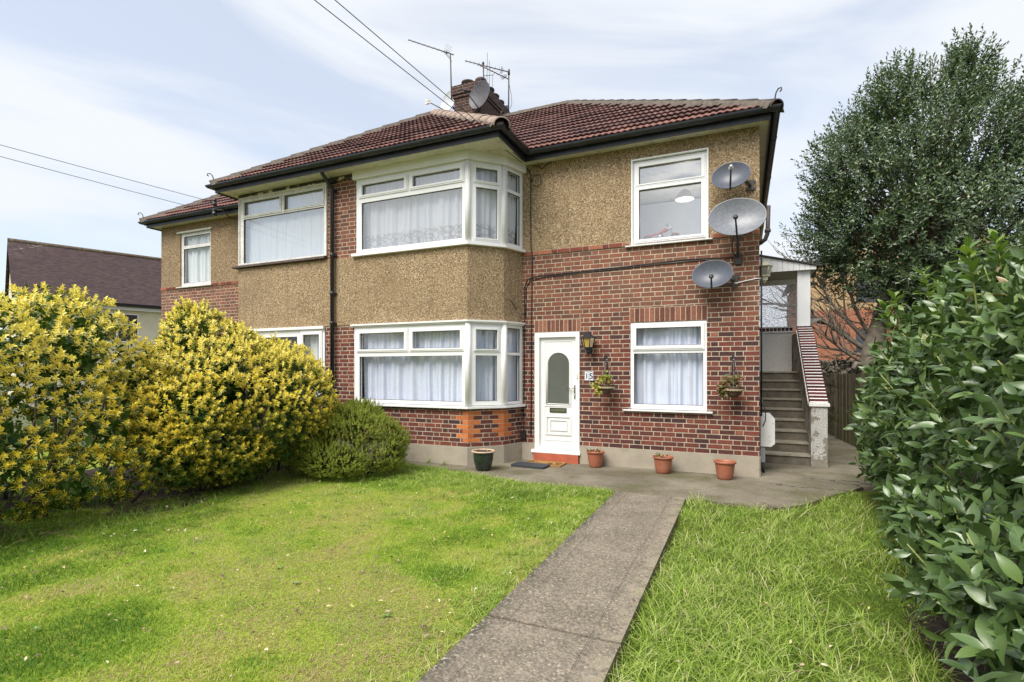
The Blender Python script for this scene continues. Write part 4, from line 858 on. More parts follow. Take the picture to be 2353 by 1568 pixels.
lantern((-2.357, 8.44, 2.04), 1.0, M['black'], amber.m, 'black lantern with amber glass beside the front door', arm=(-2.357, 8.60, 1.93))
clearg = Mat('clear_lantern_glass', .15, .6); clearg.color((.42, .42, .36)); clearg.b.inputs['Transmission Weight'].default_value = .5
lantern((.315, 9.45, 3.20), .95, simple('cream_paint', (.66, .62, .45), .4), clearg.m, 'cream lantern on the flank wall under the stair canopy', arm=(.22, 9.45, 3.12))

# house number: two enamel tiles
r_ = empty('house_number_plate', (-2.385, YF-.01, 1.495), 'two white tiles reading 15 in dark blue with checked borders', 'house number')
wt = simple('enamel_white', (.78, .80, .80), .2, .02); nb = simple('enamel_navy', (.02, .035, .12), .25, .05)
for i, ch_ in enumerate('15'):
    x0 = -2.461+i*.077; g = MB(); g.board(H0, H1, x0, x0+.074, 1.418, 1.570, .0, .012); t_ = g.build('number_tile', wt, r_)
    g = MB()
    for k in range(10):
        z = 1.422+k*.0146
        if k % 2 == 0: g.board(H0, H1, x0+.002, x0+.009, z, z+.0146, .012, .0128); g.board(H0, H1, x0+.065, x0+.072, z, z+.0146, .012, .0128)
    for k in range(5):
        x = x0+.009+k*.0112
        if k % 2: g.board(H0, H1, x, x+.0112, 1.560, 1.568, .012, .0128); g.board(H0, H1, x, x+.0112, 1.420, 1.428, .012, .0128)
    g.build('border', nb, t_)
    cu = bpy.data.curves.new('digit', 'FONT'); cu.body = ch_; cu.size = .135; cu.extrude = .001; cu.offset = .002; cu.align_x = 'CENTER'
    to = bpy.data.objects.new('tmp', cu); COL.objects.link(to); dg = bpy.context.evaluated_depsgraph_get(); me = bpy.data.meshes.new_from_object(to.evaluated_get(dg)); bpy.data.objects.remove(to)
    me.transform(Matrix.Translation((x0+.037, YF-.0135, 1.448)) @ Matrix.Rotation(R(90), 4, 'X')); me.materials.clear(); me.materials.append(nb)
    o = bpy.data.objects.new('digit', me); COL.objects.link(o); attach(o, t_)

# ------------------------------------------------------------------ pots and mats
def pot(c, r, h, mat, label, plant=None, glazed=False, seed=1):
    root = empty('plant_pot', c, label, 'plant pot', None if glazed else 'terracotta pots along the wall'); x, y, z = c
    if glazed: pr = [(0, 0), (r*.60, 0), (r*.66, h*.05), (r*.86, h*.45), (r*.92, h*.78), (r*.93, h*.90), (r*1.05, h*.93), (r*1.06, h*.985), (r*1.0, h), (r*.93, h*.985), (r*.86, h*.92), (r*.84, h*.80)]
    else: pr = [(0, 0), (r*.56, 0), (r*.62, h*.03), (r*.70, h*.16), (r*.79, h*.42), (r*.84, h*.68), (r*.86, h*.72), (r*.87, h*.80), (r*.88, h*.88), (r*1.0, h*.90), (r*1.02, h*.97), (r*.98, h), (r*.90, h*.985), (r*.86, h*.90), (r*.82, h*.78)]
    g = MB(); g.lathe(pr, (x, y, z), 40); g.build('pot', mat, root)
    if glazed: g = MB(); g.lathe([(r*1.066, h*.945), (r*1.07, h*.985), (r*1.0, h*1.006), (r*.90, h*.995), (r*.88, h*.95)], (x, y, z), 40); g.build('rim', simple('unglazed_rim', (.52, .37, .25), .8, .1, 9), root)
    g = MB(); g.lathe([(0, h*.83), (r*.4, h*.84), (r*.86, h*.80)], (x, y, z), 20); g.build('compost', M['soil'], root)
    rs = np.random.default_rng(seed)
    if plant:
        n = plant; a = rs.random(n)*6.28; rr = r*.6*np.sqrt(rs.random(n)); ps = np.stack([x+rr*np.cos(a)-r*.2, y+rr*np.sin(a), np.full(n, z+h*.84)+rs.random(n)*.05], 1)
        yd_ = np.stack([np.cos(a)*.8, np.sin(a)*.8, .5+rs.random(n)], 1)
        leaves('plant', M['leaf_small'], root, leaf_template(4, .45), ps, yd_, np.tile([0, 0, 1.], (n, 1))+.3*rs.standard_normal((n, 3)), rs.uniform(.035, .075, n), rs.random((n, 3)))
    elif glazed:
        g = MB()
        for k in range(9): a = k*.7; g.tube([(x+.03*math.cos(a), y+.03*math.sin(a), z+h*.82), (x+.09*math.cos(a), y+.09*math.sin(a), z+h*.95+.02*(k % 3)), (x+.13*math.cos(a+.3), y+.13*math.sin(a+.3), z+h*.93)], .004, 4)
        g.build('plant', simple('dry_stems', (.16, .09, .05), .8), root)
    return root
def leaf_mat(name, cols, rough=.45, spec=.5, trans=.25, edge=None, yattr=True, midrib=None):
    """cols: ramp over per-leaf random; edge = (colour, amount) margin colour mixed by the leaf's second attribute"""
    m = Mat(name, rough, spec); at = m.n('ShaderNodeAttribute', attribute_name='col'); X = m.sepx(at.outputs['Color']); c = m.ramp(X[0], cols)
    if edge:
        u = m.sepx(m.uv()); e = m.math('ABSOLUTE', m.math('SUBTRACT', u[0], .5)); e = m.math('ADD', m.math('MULTIPLY', e, 2.0), m.math('MULTIPLY', m.noise(m.map(m.uv(), (3, 6, 1)), 2, 2), .3))
        th_ = m.math('SUBTRACT', 1.15, m.math('MULTIPLY', X[1], 1.35)); f = m.rng(m.math('SUBTRACT', e, th_), 0, .14); ec = m.ramp(X[2], edge); c = m.mix(f, c, ec)
    if midrib:
        u = m.sepx(m.uv()); e = m.math('ABSOLUTE', m.math('SUBTRACT', u[0], .5)); c = m.mix(m.rng(e, .05, .02, 0, .6), c, midrib)
    m.color(c); tr = m.n('ShaderNodeBsdfTranslucent'); m.val(m.mix(1.0, c, (.9, 1.0, .5), 'MULTIPLY'), tr.inputs[0]); x = m.n('ShaderNodeMixShader'); x.inputs[0].default_value = trans
    m.l(m.b.outputs[0], x.inputs[1]); m.l(tr.outputs[0], x.inputs[2]); m.l(x.outputs[0], m.out.inputs[0]); return m.m
M['leaf_small'] = leaf_mat('pot_leaf', [(0, (.06, .13, .03)), (.6, (.14, .22, .05)), (1, (.25, .16, .08))])
glz = simple('dark_green_glaze', (.018, .028, .022), .12, .4, 5, spec=.8)
pot((-3.79, 7.42, 0), .178, .315, glz, 'dark green glazed pot with pale rim in front of the bay', glazed=True)
pot((-2.223, 8.40, 0), .150, .265, M['terracotta'], 'terracotta-coloured pot nearest the front door with a small leafy plant', plant=26, seed=4)
pot((-1.135, 8.33, 0), .158, .262, M['terracotta'], 'terracotta-coloured pot under the window with sparse trailing greenery', plant=20, seed=6)
pot((-.246, 8.24, 0), .156, .268, M['terracotta'], 'empty terracotta-coloured pot nearest the house corner', seed=8)
def mat_slab(pts, h, mat, name, label, cat):
    g = MB(); n = len(pts); g.add([(p[0], p[1], .001) for p in pts]+[(p[0], p[1], h) for p in pts], [tuple(range(n-1, -1, -1)), tuple(range(n, 2*n))]+[(i, (i+1) % n, (i+1) % n+n, i+n) for i in range(n)]); return tag(g.build(name, mat), label, cat)
def rr_rect(cx, cy, w_, h_, r, ang):
    P = []
    for (sx, sy, a0) in ((1, 1, 0), (-1, 1, 90), (-1, -1, 180), (1, -1, 270)):
        for k in range(4): a = R(a0+k*30); x = sx*(w_/2-r)+r*math.cos(a); y = sy*(h_/2-r)+r*math.sin(a); P.append((cx+x*math.cos(ang)-y*math.sin(ang), cy+x*math.sin(ang)+y*math.cos(ang)))
    return P
m = Mat('coir', .98, .1); o_ = m.obj(); m.color(m.mix(m.rng(m.noise(o_, 7, 4, .6), .5, .62), m.mix(m.noise(o_, 60, 2), (.30, .16, .05), (.42, .25, .09)), (.06, .035, .015))); m.bump(m.noise(o_, 150, 2), .9, .01); M['coir'] = m.m
mat_slab(rr_rect(-3.07, 8.30, .66, .40, .03, .03), .022, M['coir'], 'door_mat', 'brown coir mat with dark pattern at the front step', 'doormat')
mat_slab(rr_rect(-3.22, 8.03, .60, .34, .04, -.05), .034, simple('rubber_mat', (.028, .032, .04), .7, .2, 30, bump=.3), 'door_mat', 'dark grey rubber mat overlapping the front of the coir mat', 'doormat')

# ------------------------------------------------------------------ hanging baskets
def basket(c, bx, label, cols, seed, lean):
    x, y, z = c; root = empty('hanging_basket', c, label, 'hanging basket', 'hanging baskets on the front wall')
    g = MB(); g.box(bx-.014, bx+.014, YF-.018, YF-.001, z+.20, z+.47)
    hp = Vector((x, y, z+.46)); g.tube([(bx, YF-.01, z+.45), (bx, YF-.10, z+.475), ((bx+x)/2, y+.08, z+.48), (x, y, z+.49), (x-.004, y-.025, z+.47), tuple(hp)], .009, 6); g.tube([(bx, YF-.01, z+.24), (bx, y+.12, z+.40), (bx, y+.06, z+.475)], .007, 6); g.build('bracket', M['black'], root)
    g = MB()
    for k in range(3):
        a = k*2.09+.5; q = Vector((x+.118*math.cos(a), y+.118*math.sin(a), z)); 
        for j in range(14):
            p0_ = hp.lerp(q, j/14); p1_ = hp.lerp(q, (j+.85)/14); g.tube([p0_, p1_], .0042 if j % 2 else .0028, 4)
    g.build('chain', M['metal'], root)
    g = MB(); prf = [(0, -.145), (.05, -.14), (.085, -.105), (.108, -.06), (.12, 0), (.115, 0), (.10, -.05)]; g.lathe([(r_*1.0, z_) for r_, z_ in prf], c, 22)
    for k in range(8): rr = .058+.062*(k/7)**.6; g.lathe([(rr, -.137+.0195*k), (rr+.006, -.130+.0195*k), (rr, -.123+.0195*k)], c, 22)
    bk = g.build('basket', simple('dark_wicker', (.085, .045, .028), .8, .3, 40), root)
    g = MB(); n = 36
    g.tube([(x+.124*math.cos(a), y+.124*math.sin(a), z-.035+.012*math.sin(a*9)) for a in [6.283*i/n for i in range(n+1)]], .006, 5, cap=False); g.tube([(x+.124*math.cos(a), y+.124*math.sin(a), z-.035-.012*math.sin(a*9)) for a in [6.283*i/n for i in range(n+1)]], .006, 5, cap=False); g.build('weave_band', simple('pale_wicker', (.42, .36, .22), .7), bk)
    rs = np.random.default_rng(seed); n = 300
    cen = np.array([[0, 0, .05], [lean*.5, -.02, .10], [lean*.9, -.03, .03], [lean*1.5, -.05, -.02], [lean*1.0, -.06, -.09], [-lean*.2, -.02, .12]])[rs.integers(0, 6, n)]
    ps = np.array(c)+cen+rs.standard_normal((n, 3))*np.array([.035, .03, .03]); yd_ = cen+rs.standard_normal((n, 3))*.12
    leaves('plant', leaf_mat('geranium_leaf', cols), root, leaf_template(4, .95, .3, .2), ps, yd_, rs.standard_normal((n, 3))*.5+np.array([0, -.5, .8]), rs.uniform(.025, .05, n), rs.random((n, 3)))
basket((-2.03, 8.38, 1.345), -2.085, 'wicker hanging basket with yellow-green trailing plant beside the door number', [(0, (.15, .22, .03)), (.5, (.38, .40, .05)), (.85, (.50, .42, .08)), (1, (.35, .16, .08))], 5, -.11)
basket((-.13, 8.38, 1.335), -.142, 'wicker hanging basket with purple-tinged plant right of the ground-floor window', [(0, (.07, .12, .025)), (.4, (.17, .19, .04)), (.7, (.22, .10, .08)), (1, (.30, .24, .07))], 9, -.11)

# ------------------------------------------------------------------ outside staircase
st = empty('outside_staircase', (.7, 9.9, 0), 'concrete outside staircase with brick-topped side wall and white canopy', 'staircase')
conc = simple('stair_concrete', (.135, .118, .088), .9, .25, 5, bump=.3, bscale=50, dirt=((.055, .05, .03), 4, .7)); nose = simple('stair_nosing', (.30, .27, .21), .9, .2, 10, bump=.2)
for i in range(9):
    y0 = 9.95+.27*i; z1_ = .174*(i+1); y1_ = y0+.28 if i < 8 else 13.32
    g = MB(); g.box(.235, 1.03, y0, y1_ if i == 8 else y0+.31, max(0, z1_-.36) if i else .0, z1_-.028); s_ = g.build('step', conc, st); g = MB(); g.box(.236, 1.029, y0-.022, y0+.29 if i < 8 else 13.31, z1_-.0275, z1_); g.build('tread', nose if i < 20 else conc, s_)
sx0, sx1 = 1.02, 1.255
prof = [(9.85, 0), (9.85, 1.0), (10.07, 1.02), (12.20, 2.38), (13.6, 2.38), (13.6, 0)]
m = Mat('flaking_roughcast', .95, .2); o_ = m.obj(); X = m.sepx(o_)
pat = m.rng(m.noise(m.map(o_, loc=(2, 0, 1.2)), 4.5, 6, .68), .46, .50); c_ = m.mix(pat, m.mix(m.noise(o_, 30, 4, .7), (.15, .13, .10), (.36, .33, .27)), m.mix(m.rng(m.noise(o_, 60, 3, .7), .4, .6), (.32, .31, .28), (.60, .59, .55)))
m.color(c_); m.bump(m.math('ADD', m.noise(o_, 70, 4), m.math('MULTIPLY', pat, .7)), .8, .012); M['rough'] = m.m
g = MB(); n = len(prof); g.add([(sx0, p[0], p[1]) for p in prof]+[(sx1, p[0], p[1]) for p in prof], [tuple(range(n)), tuple(range(2*n-1, n-1, -1))]+[(i, i+n, (i+1) % n+n, (i+1) % n) for i in range(n)]); g.build('side_wall', M['rough'], st, label='flaking grey-white roughcast side wall')
g = MB(); g.hexa([(sx0-.03, 9.82, 1.0), (sx1+.03, 9.82, 1.0), (sx1+.03, 10.10, 1.02), (sx0-.03, 10.10, 1.02), (sx0-.03, 9.82, 1.045), (sx1+.03, 9.82, 1.045), (sx1+.03, 10.10, 1.06), (sx0-.03, 10.10, 1.06)])
a = Vector((0, 10.07, 1.02)); b = Vector((0, 12.20, 2.38)); dl = (b-a).normalized(); upn = Vector((0, -dl.z, dl.y))
for xx in (sx0-.028, sx1-.002):
    q = [a+upn*.0, b+upn*.0, b+upn*.05, a+upn*.05]; g.hexa([(xx, q[0].y, q[0].z-.0), (xx+.03, q[0].y, q[0].z), (xx+.03, q[1].y, q[1].z), (xx, q[1].y, q[1].z), (xx, q[3].y, q[3].z), (xx+.03, q[3].y, q[3].z), (xx+.03, q[2].y, q[2].z), (xx, q[2].y, q[2].z)])
cp = g.build('coping', simple('white_masonry_paint', (.74, .73, .70), .6, .06, 10, dirt=((.3, .26, .2), 16, .5)), st)
g = MB(); g2 = MB(); L_ = (b-a).length+.12; nb_ = 27
for i in range(nb_):
    s0_ = -.13+L_*i/nb_; c_ = a+dl*(s0_+.05)+upn*.085; g.obox(Vector((1.1375, c_.y, c_.z)), (1, 0, 0), dl, upn, .132, .031, .062)
mid = a+dl*(L_/2-.13)+upn*.078; g2.obox(Vector((1.1375, mid.y, mid.z)), (1, 0, 0), dl, upn, .130, L_/2, .062)
jj = g2.build('white_joint', simple('white_painted_joint', (.78, .77, .74), .6, .05), st); g.build('coping_brick', M['brick_stair'], jj, label='dark red bricks on edge with white joints')
# landing wall, brick band, textured glass, frame, post, canopy
g = MB(); g.box(.235, 1.0, 13.30, 13.42, 1.55, 2.44); g.build('landing_wall', simple('grey_roughcast', (.72, .71, .68), .95, .12, 30, bump=.9, bscale=55), st)
g = MB(); g.box(.235, 1.02, 13.27, 13.45, 2.441, 2.472); g.box(.235, 1.02, 13.27, 13.45, 2.548, 2.575); g.build('band_trim', M['white'], st)
g = MB()
for i in range(10): x = .24+i*.079; g.box(x, x+.062, 13.285, 13.40, 2.473, 2.547)
g.build('band_brick', M['brick_stair'], st)
g = MB(); g.box(.235, 1.02, 13.29, 13.40, 2.474, 2.546); g.build('band_joint', M['white'], st)
m = Mat('textured_glass', .18, .6); o_ = m.obj(); m.color((.80, .82, .84)); m.b.inputs['Transmission Weight'].default_value = .55; m.b.inputs['Roughness'].default_value = .2
w2 = m.noise(o_, 6, 2, .5, out=1); va = m.n('ShaderNodeVectorMath', operation='ADD'); m.l(m.map(o_, (1, 1, 1)), va.inputs[0]); sca = m.n('ShaderNodeVectorMath', operation='SCALE'); m.l(w2, sca.inputs[0]); sca.inputs['Scale'].default_value = .15; m.l(sca.outputs[0], va.inputs[1])
pt = m.vor(m.map(va.outputs[0], (.6, 1, 1.5)), 24, 'DISTANCE_TO_EDGE'); m.bump(pt, .8, .03)
tp_ = m.n('ShaderNodeBsdfTransparent'); tp_.inputs[0].default_value = (.97, .98, 1, 1); tl_ = m.n('ShaderNodeBsdfTranslucent'); tl_.inputs[0].default_value = (.95, .95, .95, 1)
x1 = m.n('ShaderNodeMixShader'); m.l(m.rng(pt, .02, .14, .2, .8), x1.inputs[0]); m.l(tl_.outputs[0], x1.inputs[1]); m.l(tp_.outputs[0], x1.inputs[2]); gg = m.n('ShaderNodeBsdfGlossy'); gg.inputs['Roughness'].default_value = .25; x2 = m.n('ShaderNodeMixShader'); x2.inputs[0].default_value = .12; m.l(x1.outputs[0], x2.inputs[1]); m.l(gg.outputs[0], x2.inputs[2]); m.l(x2.outputs[0], m.out.inputs[0])
g = MB(); g.quad((.24, 13.335, 2.56), (1.2, 13.335, 2.56), (1.2, 13.335, 3.54), (.24, 13.335, 3.54)); g.quad((1.145, 12.45, 2.40), (1.145, 13.33, 2.40), (1.145, 13.33, 3.54), (1.145, 12.45, 3.54)); g.build('textured_glass', m.m, st)
canw = M['white_worn']
g = MB(); g.box(.235, 1.25, 13.30, 13.38, 3.53, 3.64); g.build('head_frame', M['white'], st)
g = MB(); g.box(1.015, 1.085, 12.19, 12.44, 2.38, 3.66); g.box(1.086, 1.25, 12.20, 12.42, 2.38, 3.66); g.box(1.03, 1.22, 12.185, 12.199, 2.38, 2.42); g.build('post', M['white'], st)
g = MB(); g.box(.235, 1.36, 12.2, 13.6, 3.645, 3.665); g.build('canopy_ceiling', simple('canopy_underside', (.42, .39, .33), .7, .05), st)
g = MB(); nbd = 11
zt = lambda x: 4.0-(x-.235)*.265
for i in range(nbd):
    x = .236+i*.1015; x2 = x+.094; g.hexa([(x, 12.10, 3.63), (x2, 12.10, 3.63), (x2, 12.125, 3.63), (x, 12.125, 3.63), (x, 12.10, zt(x)-.01), (x2, 12.10, zt(x2)-.01), (x2, 12.125, zt(x2)-.01), (x, 12.125, zt(x)-.01)])
g.hexa([(.236, 12.127, 3.635), (1.35, 12.127, 3.635), (1.35, 12.14, 3.635), (.236, 12.14, 3.635), (.236, 12.127, zt(.236)-.012), (1.35, 12.127, zt(1.35)-.012), (1.35, 12.14, zt(1.35)-.012), (.236, 12.14, zt(.236)-.012)])
g.build('cladding', M['white'], st, label='white vertical boards over the stair canopy')
g = MB(); g.hexa([(.23, 12.06, zt(.23)), (1.42, 12.06, zt(1.42)), (1.42, 13.7, zt(1.42)), (.23, 13.7, zt(.23)), (.23, 12.06, zt(.23)+.03), (1.42, 12.06, zt(1.42)+.03), (1.42, 13.7, zt(1.42)+.03), (.23, 13.7, zt(.23)+.03)]); g.build('canopy_roof', simple('felt_roof', (.06, .055, .05), .9, .3, 30), st)
g = MB(); g.hexa([(1.256, 12.5, 2.55), (1.30, 12.5, 2.55), (1.30, 13.3, 2.55), (1.256, 13.3, 2.55), (1.256, 12.5, 2.68), (1.50, 12.5, 2.665), (1.50, 13.3, 2.665), (1.256, 13.3, 2.68)]); g.build('window_ledge', simple('ledge', (.22, .20, .17), .8), st)
#@@PART3
# ------------------------------------------------------------------ background buildings
def far_window(root, p0, p1, s0, s1, z0, z1, cols=2, rows=2, mat=None, gl=None):
    w_ = (s1-s0); h_ = (z1-z0); cells = []
    for i in range(cols):
        for j in range(rows):
            za, zb = (z0+h_*.62, z1) if (rows == 2 and j) else ((z0, z0+h_*.62) if rows == 2 else (z0, z1))
            cells.append((s0+w_*i/cols+.05, s0+w_*(i+1)/cols-.05, za+.05, zb-.05))
    g = MB(); g.board(p0, p1, s0, s1, z0, z1, -.08, .03, holes=cells); f = g.build('window', mat or M['white'], root)
    for (a, b, c, d) in cells: g = MB(); g.board(p0, p1, a, b, c, d, -.06, -.03); g.build('pane', gl or M['far_glass'], f)
    return f
m = Mat('far_glass', .08, .8); m.color((.045, .05, .06)); M['far_glass'] = m.m
# brown-roofed house beyond the hedge on the left
E_ = Vector((-29.0, 18.1)); d_ = Vector((.345, .939)).normalized(); n_ = Vector((d_.y, -d_.x))
g0 = E_-d_*5.6; g1 = E_+d_*9
hs = empty('neighbouring_house', (g0.x, g0.y, 0), 'cream rendered house with plain brown tiled roof beyond the left wing', 'house')
w0 = g0-n_*.25; w1 = g1-n_*.25
g = MB(); wins = ((2.9, 4.75, 3.05, 4.55), (7.0, 8.9, 3.05, 4.55)); L = (g1-g0).length
g.board(w0, w1, 0, L, -.2, 5.2, -.25, 0, holes=wins); bk0 = g0-n_*8.4; bk1 = g1-n_*8.4; g.board(bk1, bk0, 0, L, -.2, 5.2, -.25, 0)
rz = 8.35; rd = 4.3
for q0, q1 in ((w0, bk0), (bk1, w1)):
    rr_ = q0.lerp(q1, .5); g.poly([(q0.x, q0.y, -.2), (q0.x, q0.y, 5.2), (rr_.x, rr_.y, rz-.1), (q1.x, q1.y, 5.2), (q1.x, q1.y, -.2)])
g.build('wall', simple('cream_render', (.66, .60, .44), .9, .06, 3), hs)
m = Mat('plain_brown_tile', .9, .2); uvn = m.obj(); X = m.sepx(uvn)
row = m.math('FRACT', m.math('MULTIPLY', X[2], 1/.075)); hid = m.n('ShaderNodeTexWhiteNoise', noise_dimensions='3D'); fl3 = m.n('ShaderNodeVectorMath', operation='FLOOR'); m.l(m.map(uvn, (5, 5, 1/.075)), fl3.inputs[0]); m.l(fl3.outputs[0], hid.inputs['Vector'])
c_ = m.ramp(hid.outputs[0], [(0, (.050, .034, .036)), (1, (.085, .056, .054))]); c_ = m.mix(m.rng(row, .0, .25, .75, 0), c_, (.02, .014, .014)); c_ = m.mix(m.math('MULTIPLY', m.rng(m.noise(m.map(uvn, (1, 1, 8)), 3, 4, .7), .55, .7), m.rng(m.math('ADD', X[0], m.math('MULTIPLY', X[1], .3)), -29.2, -30.0, 0, .8)), c_, (.5, .46, .40)); m.color(c_)
g = MB(); e0, e1 = g0+n_*.15-d_*.15, g1+n_*.15; r0 = g0-n_*rd-d_*.15; r1 = g1-n_*rd; f0 = g0-n_*(2*rd+.15)-d_*.15; f1 = g1-n_*(2*rd+.15)
P3 = lambda p, z: (p.x, p.y, z)
g.quad(P3(e0, 5.05), P3(e1, 5.05), P3(r1, rz), P3(r0, rz)); g.quad(P3(f1, 5.05), P3(f0, 5.05), P3(r0, rz+.001), P3(r1, rz+.001)); g.quad(P3(e0, 4.97), P3(e1, 4.97), P3(r1, rz-.1), P3(r0, rz-.1)); g.quad(P3(e0, 4.97), P3(r0, rz-.1), P3(r0, rz), P3(e0, 5.05)); g.quad(P3(f0, 4.97), P3(r0, rz-.1), P3(r0, rz), P3(f0, 5.05))
rf = g.build('roof', m.m, hs); g = MB(); g.tube([P3(r0, rz+.0), P3(r1, rz+.0)], .12, 8); g.build('ridge_tiles', simple('mossy_ridge', (.10, .075, .05), .95, .4, 8, dirt=((.22, .2, .08), 5, .7)), rf)
g = MB(); q0 = e0; q1 = e1; g.sweep([tuple(q0), tuple(q1)], [(-.05, 4.90), (.09, 4.90), (.11, 5.03), (-.05, 5.03)]); g.build('gutter', M['black'], hs); g = MB(); g.sweep([tuple(w0), tuple(w1)], [(-.02, 4.72), (.25, 4.72), (.25, 4.89), (-.02, 4.89)]); g.build('fascia', M['white'], hs)
for (a, b, c, d) in wins: far_window(hs, w0, w1, a, b, c, d, 2, 2)

# brick flats beyond the fence on the right
fl_b = empty('brick_flats', (5.5, 40, 0), 'yellow and orange brick gabled flats far behind the fence', 'flats')
yel = brick_mat('yellow_brick_far', stops=[(0, (.33, .21, .10)), (1, (.52, .35, .18))], mortar=(.35, .28, .18), soot=.1, pale=False); org = brick_mat('orange_brick_far', stops=[(0, (.25, .085, .045)), (1, (.36, .13, .07))], mortar=(.36, .24, .17), soot=.1, pale=False)
fy = 38; zb_ = 5.35; H0f, H1f = (0, fy), (1, fy)
fx0, fx1 = 3.2, 15.0; wf = [(6.35, 7.75, 5.75, 7.2), (6.35, 7.75, 2.6, 4.1), (10.2, 11.6, 5.75, 7.2), (10.2, 11.6, 2.6, 4.1)]
g = MB(); g.board(H0f, H1f, fx0, fx1, -.2, zb_, -.3, 0, holes=[h for h in wf if h[2] < 5]); g.box(fx0, fx0+.3, fy+.3, fy+9, -.2, 7.4); g.build('lower_wall', org, fl_b)
g = MB(); g.board(H0f, H1f, fx0, fx1, zb_, 7.6, -.3, 0, holes=[h for h in wf if h[2] > 5]); mx_ = (fx0+fx1)/2; g.poly([(fx0, fy, 7.6), (fx1, fy, 7.6), (mx_, fy, 11.6)]); g.build('upper_wall', yel, fl_b)
g = MB(); 
for sgn, xa in ((1, fx0-.4), (-1, fx1+.4)):
    za = 7.33; g.hexa([(xa, fy-.3, za), (mx_, fy-.3, 11.75), (mx_, fy+9, 11.75), (xa, fy+9, za), (xa, fy-.3, za+.22), (mx_, fy-.3, 11.97), (mx_, fy+9, 11.97), (xa, fy+9, za+.22)])
g.build('roof', simple('slate_grey_roof', (.07, .075, .085), .7, .2), fl_b)
for (a, b, c, d) in wf: far_window(fl_b, H0f, H1f, a, b, c, d, 2, 1, mat=simple('dark_frame', (.05, .045, .04), .5))

# houses across the street, seen only as reflections in the panes
for k, (x, colr) in enumerate(((-24, (.62, .58, .50)), (-11.5, (.34, .15, .10)), (1.5, (.60, .60, .58)), (14, (.36, .18, .12)))):
    hh = empty('street_house', (x, -24, 0), ['pale house across the street, leftmost reflected in the windows', 'red brick house across the street, second in the reflected row', 'white house directly across the street behind the camera', 'brown brick house across the street at the end of the row'][k], 'house', 'houses across the street')
    g = MB(); g.box(x-5, x+5, -32, -24, -.2, 5.2); g.build('wall', simple('opposite_wall', colr, .9), hh)
    g = MB(); g.hexa([(x-5.4, -32.4, 5.2), (x+5.4, -32.4, 5.2), (x+5.4, -23.6, 5.2), (x-5.4, -23.6, 5.2), (x-2, -28.2, 8), (x+2, -28.2, 8), (x+2, -27.8, 8), (x-2, -27.8, 8)]); g.build('roof', simple('opposite_roof', (.10, .06, .05), .9), hh)
    for xx in (x-2.6, x+2.6):
        for z in (1.0, 3.6): far_window(hh, (xx+1, -24), (xx-1, -24), 0, 2, z, z+1.4, 2, 2)
    g = MB(); g.box(x-.5, x+.5, -24, -23.95, 0, 2.1); g.build('door', M['white'], hh)
g = MB(); g.box(-60, 60, -16, -8.5, -.2, -.14); tag(g.build('road', simple('asphalt', (.06, .06, .062), .9, .15, 9)), kind='structure')

# ------------------------------------------------------------------ fence and rough stuff behind it
fe = empty('board_fence', (2.1, 13, 0), 'dark algae-stained close-board wooden fence beside the stair wall', 'fence')
m = Mat('weathered_board', .9, .2); g_ = m.n('ShaderNodeNewGeometry'); o_ = m.obj(); st_ = m.noise(m.map(o_, (14, 14, .5)), 3, 4, .6)
c_ = m.ramp(m.math('ADD', m.math('MULTIPLY', g_.outputs['Random Per Island'], .5), m.math('MULTIPLY', st_, .5)), [(.2, (.05, .04, .028)), (.5, (.11, .088, .062)), (.8, (.19, .155, .11))]); c_ = m.mix(m.math('MULTIPLY', m.rng(m.noise(m.map(o_, (5, 5, .6)), 1.6, 4, .6), .42, .6), m.rng(m.sepx(o_)[2], 1.5, .2, .15, .8)), c_, (.10, .12, .02)); m.color(c_); m.bump(st_, .4, .01); M['board'] = m.m
fp = [(1.92, 19.0), (1.95, 16.5), (2.02, 14.2), (2.12, 13.0), (2.28, 11.6), (2.55, 10.2), (2.95, 9.0), (3.3, 7.5)]
g = MB(); rail = MB()
for i in range(len(fp)-1):
    a = Vector(fp[i]); b = Vector(fp[i+1]); L = (b-a).length; k = int(L/.105)
    dd = (b-a)/L; nn = Vector((-dd.y, dd.x))
    if nn.x > 0: nn = -nn
    for j in range(k):
        p = a+dd*(j*L/k); q = a+dd*((j+1.18)*L/k); h = 1.52+random.uniform(-.02, .02); o1 = nn*.006; o2 = nn*.024
        g.hexa([(p.x+o1.x, p.y+o1.y, -.02), (q.x+o2.x, q.y+o2.y, -.02), (q.x+o2.x-nn.x*.012, q.y+o2.y-nn.y*.012, -.02), (p.x+o1.x-nn.x*.006, p.y+o1.y-nn.y*.006, -.02), (p.x+o1.x, p.y+o1.y, h), (q.x+o2.x, q.y+o2.y, h), (q.x+o2.x-nn.x*.012, q.y+o2.y-nn.y*.012, h), (p.x+o1.x-nn.x*.006, p.y+o1.y-nn.y*.006, h)])
    for z in (.4, 1.2): rail.obox(((a.x+b.x)/2-nn.x*.04, (a.y+b.y)/2-nn.y*.04, z), (dd.x, dd.y, 0), (nn.x, nn.y, 0), (0, 0, 1), L/2, .025, .04)
g.build('boards', M['board'], fe); rail.build('rail', M['board'], fe)
bf = empty('back_fence', (4, 22, 0), 'weathered grey panel fence far behind the board fence', 'fence'); g = MB()
for i in range(60): x = 1.2+i*.15; g.box(x, x+.145, 22+.01*(i % 2), 22.02+.01*(i % 2), 0, 1.95+.02*math.sin(i))
g.build('boards', simple('grey_boards', (.19, .16, .13), .9, .25, 6), bf); g = MB()
for i in range(5): g.box(1.2+i*2.2, 1.3+i*2.2, 22.03, 22.13, 0, 2.05)
g.build('post', M['board'], bf)

